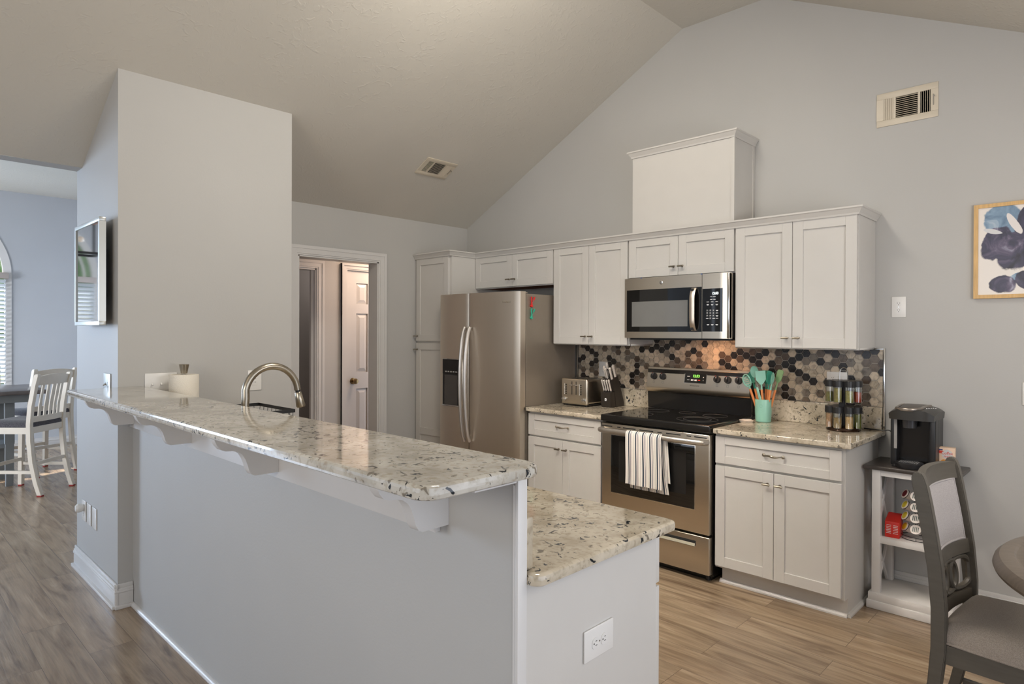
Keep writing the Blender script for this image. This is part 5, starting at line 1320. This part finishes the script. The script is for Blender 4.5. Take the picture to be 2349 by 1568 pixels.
for k in range(4):
    a = R(45+90*k); dx, dy = math.cos(a), math.sin(a); t = MB(); t.tube(bez([(TX+dx*.10, TY+dy*.10, .13), (TX+dx*.24, TY+dy*.24, .12), (TX+dx*.36, TY+dy*.36, .06), (TX+dx*.42, TY+dy*.42, .028)], 5), [.045]*6+[.038]*5+[.028]*5, 10); obj('foot', t, GREYWOOD, c)

# ================================================================== BAR AND SINK THINGS
# paper towel
PTX, PTY = .872, -2.862
c = root('paper_towel_holder', (PTX, PTY, CZ), 'brushed metal paper towel holder with flared cap behind the bar', 'paper towel holder')
t = MB(); t.lathe([(0, 0), (.080, 0), (.080, .008), (.074, .012), (0, .012)], (PTX, PTY, CZ), 40); obj('base', t, NICKEL, c)
t = MB(); t.cyl((PTX, PTY, .926), (PTX, PTY, 1.238), .008); obj('post', t, NICKEL, c)
t = MB(); t.lathe([(0, 0), (.017, 0), (.019, .012), (.0255, .048), (.024, .050), (0, .046)], (PTX, PTY, 1.238), 32); obj('cap', t, NICKEL, c)
t = MB(); t.lathe([(.0200, 0), (.0735, 0), (.0745, .002), (.0745, .278), (.0735, .280), (.0200, .280), (.0200, 0)], (PTX, PTY, .952), 64)
obj('paper_towel_roll', t, PAPER, None, org=(PTX, PTY, .95), label='white quilted paper towel roll standing on the holder behind the bar', cat='paper towel')
# faucet
FXX, FYY = 1.872, -2.955
c = root('kitchen_faucet', (FXX, FYY, CZ), 'brushed nickel high-arc faucet with pull-down spray head behind the bar', 'faucet')
t = MB(); t.lathe([(0, 0), (.028, 0), (.028, .006), (.023, .012), (.022, .11), (.018, .125), (0, .125)], (FXX, FYY, CZ), 28); obj('base', t, NICKEL, c)
pts = [(FXX, FYY, 1.03), (FXX, FYY, 1.13), (FXX, FYY+.004, 1.18)]
cy_, cz_, r_ = FYY+.122, 1.190, .121
for k in range(1, 17): a = R(180-k*11.0); pts.append((FXX, cy_+r_*math.cos(a), cz_+r_*math.sin(a)+.004))
t = MB(); t.tube(pts, [.0165]*3+[.0165-.0022*k/16 for k in range(16)], 20, up=(1, 0, 0)); obj('spout', t, NICKEL, c)
e0 = Vector(pts[-1]); dd = Vector((0, .22, -.975)).normalized()
obj('collar', MB().tube([e0-dd*.001, e0+dd*.012], .0105, 16), BLACKP, c)
obj('spray_head', MB().tube([e0+dd*.010, e0+dd*.013, e0+dd*.075, e0+dd*.080], [.0125, .0150, .0205, .0185], 24), NICKEL, c)
t = MB(); t.tube([(FXX+.02, FYY, .985), (FXX+.05, FYY, .99), (FXX+.10, FYY, 1.01)], [.009, .007, .006], 12); obj('lever', t, NICKEL, c)
# dish rack
c = root('dish_rack', (1.155, -2.66, CZ), 'black wire dish rack on the lower worktop, rim just visible over the bar', 'dish rack')
rx0, rx1, ry0, ry1 = .935, 1.378, -2.88, -2.470
t = MB(); 
for a in ((rx0, rx1, ry1-.003, ry1), (rx0, rx1, ry0, ry0+.003), (rx0, rx0+.003, ry0, ry1), (rx1-.003, rx1, ry0, ry1)): t.box(a[0], a[1], a[2], a[3], 1.034, 1.052)
obj('rim', t, BLACKP, c)
t = MB()
for k in range(9):
    x = rx0+.02+k*(rx1-rx0-.04)/8; t.tube([(x, ry1-.002, 1.035), (x, ry1-.010, .935), (x, ry0+.010, .935), (x, ry0+.002, 1.035)], .0016, 6)
for k in range(7):
    y = ry0+.03+k*(ry1-ry0-.06)/6; t.tube([(rx0+.002, y, 1.035), (rx0+.01, y, .932), (rx1-.01, y, .932), (rx1-.002, y, 1.035)], .0016, 6)
obj('wires', t, BLACKP, c)
t = MB()
for x in (rx0+.02, rx1-.02):
    for y in (ry0+.02, ry1-.02): t.cyl((x, y, CZ), (x, y, .934), .006, n=8)
obj('feet', t, BLACKP, c)
# television on the partition side
c = root('television', (.42, PY0, 1.79), 'small silver-framed television mounted on the narrow side of the partition', 'television')
tx0, tx1, tz0, tz1, ty0, ty1 = .165, .700, 1.500, 2.075, -3.226, -3.194
t = MB(); fw = .022
t.box(tx0, tx1, ty0, ty1, tz0, tz0+fw, .002); t.box(tx0, tx1, ty0, ty1, tz1-fw, tz1, .002); t.box(tx0, tx0+fw, ty0, ty1, tz0+fw, tz1-fw); t.box(tx1-fw, tx1, ty0, ty1, tz0+fw, tz1-fw)
t.mi = 1; t.box(tx0+.01, tx1-.01, ty0+.012, ty1-.002, tz0+.01, tz1-.01); obj('housing', t, [SILVER, BLACKP], c)
obj('screen', MB().box(tx0+fw-.002, tx1-fw+.002, ty0+.006, ty0+.009, tz0+fw-.002, tz1-fw+.002), SCREEN, c, smooth=0)
t = MB(); t.box(.30, .56, ty1-.001, PY0-.0005, 1.66, 1.92); obj('wall_mount', t, BLACKP, c)

# ================================================================== BREAKFAST NOOK
c = root('nook_table', (-3.2, -3.72, 0), 'tall table with dark grey top on pale legs in the breakfast nook', 'table')
obj('table_top', MB().box(-3.66, -2.745, -4.62, -2.850, .878, .915, .006), NOOKTOP, c)
t = MB(); t.box(-3.56, -2.86, -4.5, -2.97, .80, .8775); obj('apron', t, NOOKLEG, c)
for yy, s in ((-3.10, 1), (-4.36, -1)):
    for xx in (-3.42, -3.02):
        t = MB(); t.box(xx-.036, xx+.036, yy-.036, yy+.036, .40, .80); t.prism([(xx-.036, .40), (xx+.036, .40), (xx+.028, .15), (xx-.028, .15)], 'y', yy-.032, yy+.032)
        t.box(xx-.038, xx+.038, yy-.038, yy+.038, .12, .15, .004); t.prism([(xx-.036, .12), (xx+.036, .12), (xx+.022, 0), (xx-.022, 0)], 'y', yy-.028, yy+.028); obj('leg', t, NOOKLEG, c)
t = MB(); t.box(-3.40, -3.04, -4.40, -3.06, .36, .40); obj('stretcher', t, NOOKLEG, c)
def nook_chair(loc, rot, lab):
    c = root('nook_chair', loc, lab, 'chair', 'cream chairs around the nook table', rot)
    def pw(z): # rear post back-edge x
        return [(-.105, 0), (-.070, .12), (-.030, .30), (-.010, .50), (-.008, .64), (-.022, .80), (-.055, .98), (-.078, 1.07)]
    P = pw(0)
    def xz(z):
        for a, b_ in zip(P, P[1:]):
            if a[1] <= z <= b_[1]: u = (z-a[1])/(b_[1]-a[1]); return a[0]+(b_[0]-a[0])*u
        return P[-1][0]
    for sg in (-1, 1):
        y_ = sg*.205
        t = MB(); rounded_post(t, [(p[0], max(p[1], .012)) for p in P]+[(-.076, 1.085, .028)], .042, y_-.019, y_+.019); lg = obj('rear_leg', t, CREAMW, c, local=True, smooth=30)
        obj('foot_pad', MB().box(-.103, -.063, y_-.018, y_+.018, 0, .0118), RUBBER, lg, local=True)
        t = MB(); t.prism([(.385, .012), (.422, .012), (.418, .60), (.375, .60)], 'y', y_-.02, y_+.02, .002); lg = obj('front_leg', t, CREAMW, c, local=True); obj('foot_pad', MB().box(.387, .42, y_-.018, y_+.018, 0, .0118), RUBBER, lg, local=True)
        t = MB(); t.box(.0, .38, y_-.012, y_+.012, .555, .612); obj('seat_rail', t, CREAMW, c, local=True)
        t = MB(); t.box(-.03, .39, y_-.010, y_+.010, .20+.0, .228); obj('stretcher', t, CREAMW, c, local=True)
    t = MB(); t.box(.0, .022, -.186, .186, .555, .612); obj('seat_rail', t, CREAMW, c, local=True); t = MB(); t.box(.385, .407, -.186, .186, .555, .612); obj('seat_rail', t, CREAMW, c, local=True)
    t = MB(); t.box(-.028, -.006, -.187, .187, .27, .30); obj('stretcher', t, CREAMW, c, local=True); t = MB(); t.box(.385, .405, -.187, .187, .24, .27); obj('stretcher', t, CREAMW, c, local=True)
    def rail(nm, za, zb, cr=0.):
        t = MB()
        def S(u, v, o): y = -.190+.380*u; s_ = y/.19; z = za+(zb-za)*v+cr*(1-s_*s_)*v; return Vector((xz(min(1.069, z))+.012-.022*(1-s_*s_)+o, y, z))
        t.slab(lambda u, v: S(u, v, .020), lambda u, v: S(u, v, 0), 10, 3); obj(nm, t, CREAMW, c, local=True, smooth=50)
    rail('top_rail', .985, 1.062, .02); rail('lower_rail', .655, .705)
    for k in range(5):
        y = -.118+.059*k; s_ = y/.19; t = MB()
        def S(u, v, o): yy = y-.0145+.029*u; z = .70+.29*v; return Vector((xz(z)+.016-.022*(1-s_*s_)+o, yy, z))
        t.slab(lambda u, v: S(u, v, .009), lambda u, v: S(u, v, 0), 2, 6); obj('slat', t, CREAMW, c, local=True)
    t = MB()
    def S(u, v, top):
        x = .004+.42*u; y = -.215+.43*v; ex = min(u, 1-u, v, 1-v); return Vector((x, y, .635+.035*(1-(1-min(1, ex*6))**2)) if top else (x, y, .6125))
    t.slab(lambda u, v: S(u, v, True), lambda u, v: S(u, v, False), 14, 14); obj('seat_cushion', t, FABRICD, c, local=True, smooth=60)
nook_chair((-2.535, -2.885, 0), 224, 'cream slat-back chair with dark seat, nearest one in the breakfast nook')
nook_chair((-3.40, -2.70, 0), 204, 'cream slat-back chair partly hidden behind the partition edge in the nook')
nook_chair((-4.18, -3.24, 0), 4, 'cream chair on the window side of the nook table')
# lantern pendant
c = root('pendant_lantern', (-3.2, -3.95, ZN), 'dark framed lantern hanging over the nook table', 'pendant lamp')
t = MB(); h0, h1, w = 2.27, 2.62, .15
for sx_ in (-1, 1):
    for sy_ in (-1, 1): t.box(-3.2+sx_*w-.012, -3.2+sx_*w+.012, -3.95+sy_*w-.012, -3.95+sy_*w+.012, h0, h1)
for z in (h0, h1):
    for s_ in (-1, 1): t.box(-3.2-w, -3.2+w, -3.95+s_*w-.012, -3.95+s_*w+.012, z-.012, z+.012); t.box(-3.2+s_*w-.012, -3.2+s_*w+.012, -3.95-w, -3.95+w, z-.012, z+.012)
t.cyl((-3.2, -3.95, h1), (-3.2, -3.95, ZN-.002), .008); obj('frame', t, BLACKP, c)
obj('top_plate', MB().box(-3.2-w, -3.2+w, -3.95-w, -3.95+w, h1-.02, h1-.013), COPPER, c); t = MB(); t.sphere((-3.2, -3.95, 2.42), .030); obj('bulb', t, mat('bulb_glass', (.7, .66, .6), .3, emit=(1, .8, .6), es=.5), c)
# ceiling lamps (behind or above the camera's view)
def lamp(lab, x, y, z, w, d):
    c = root('ceiling_lamp', (x, y, z), lab, 'ceiling lamp'); obj('housing', MB().box(x-w/2, x+w/2, y-d/2, y+d/2, z-.03, z-.001, .006), TRIM, c); obj('diffuser', MB().box(x-w/2+.02, x+w/2-.02, y-d/2+.02, y+d/2-.02, z-.05, z-.0302, .006), LAMPM, c)
lamp('long ceiling lamp on the flat kitchen ceiling', 2.6, -1.75, ZK, 1.24, .38)
lamp('square ceiling lamp over the living area', 2.6, -5.4, ZK, .72, .72)
# planting outside the nook windows
t = MB().box(-30, XN-.5, -25, 12, -.4, -.35); obj('lawn', t, LAWN, None, label='green lawn outside the nook windows', cat='lawn', kind='stuff', smooth=0)
t = MB(); rt2 = random.Random(4)
for k in range(60):
    x = rt2.uniform(-11, -8.5); y = rt2.uniform(-11, 1.5); z = rt2.uniform(-.2, 3.2); r_ = rt2.uniform(.35, .75)
    q = bmesh.new(); bmesh.ops.create_icosphere(q, subdivisions=3, radius=r_)
    for v in q.verts: v.co *= 1+rt2.uniform(-.16, .16)
    t.merge(q, Matrix.Translation((x, y, z)))
obj('hedge', t, LEAFM, None, label='dense green shrubs outside the arched nook windows', cat='shrubs', kind='stuff', smooth=0)
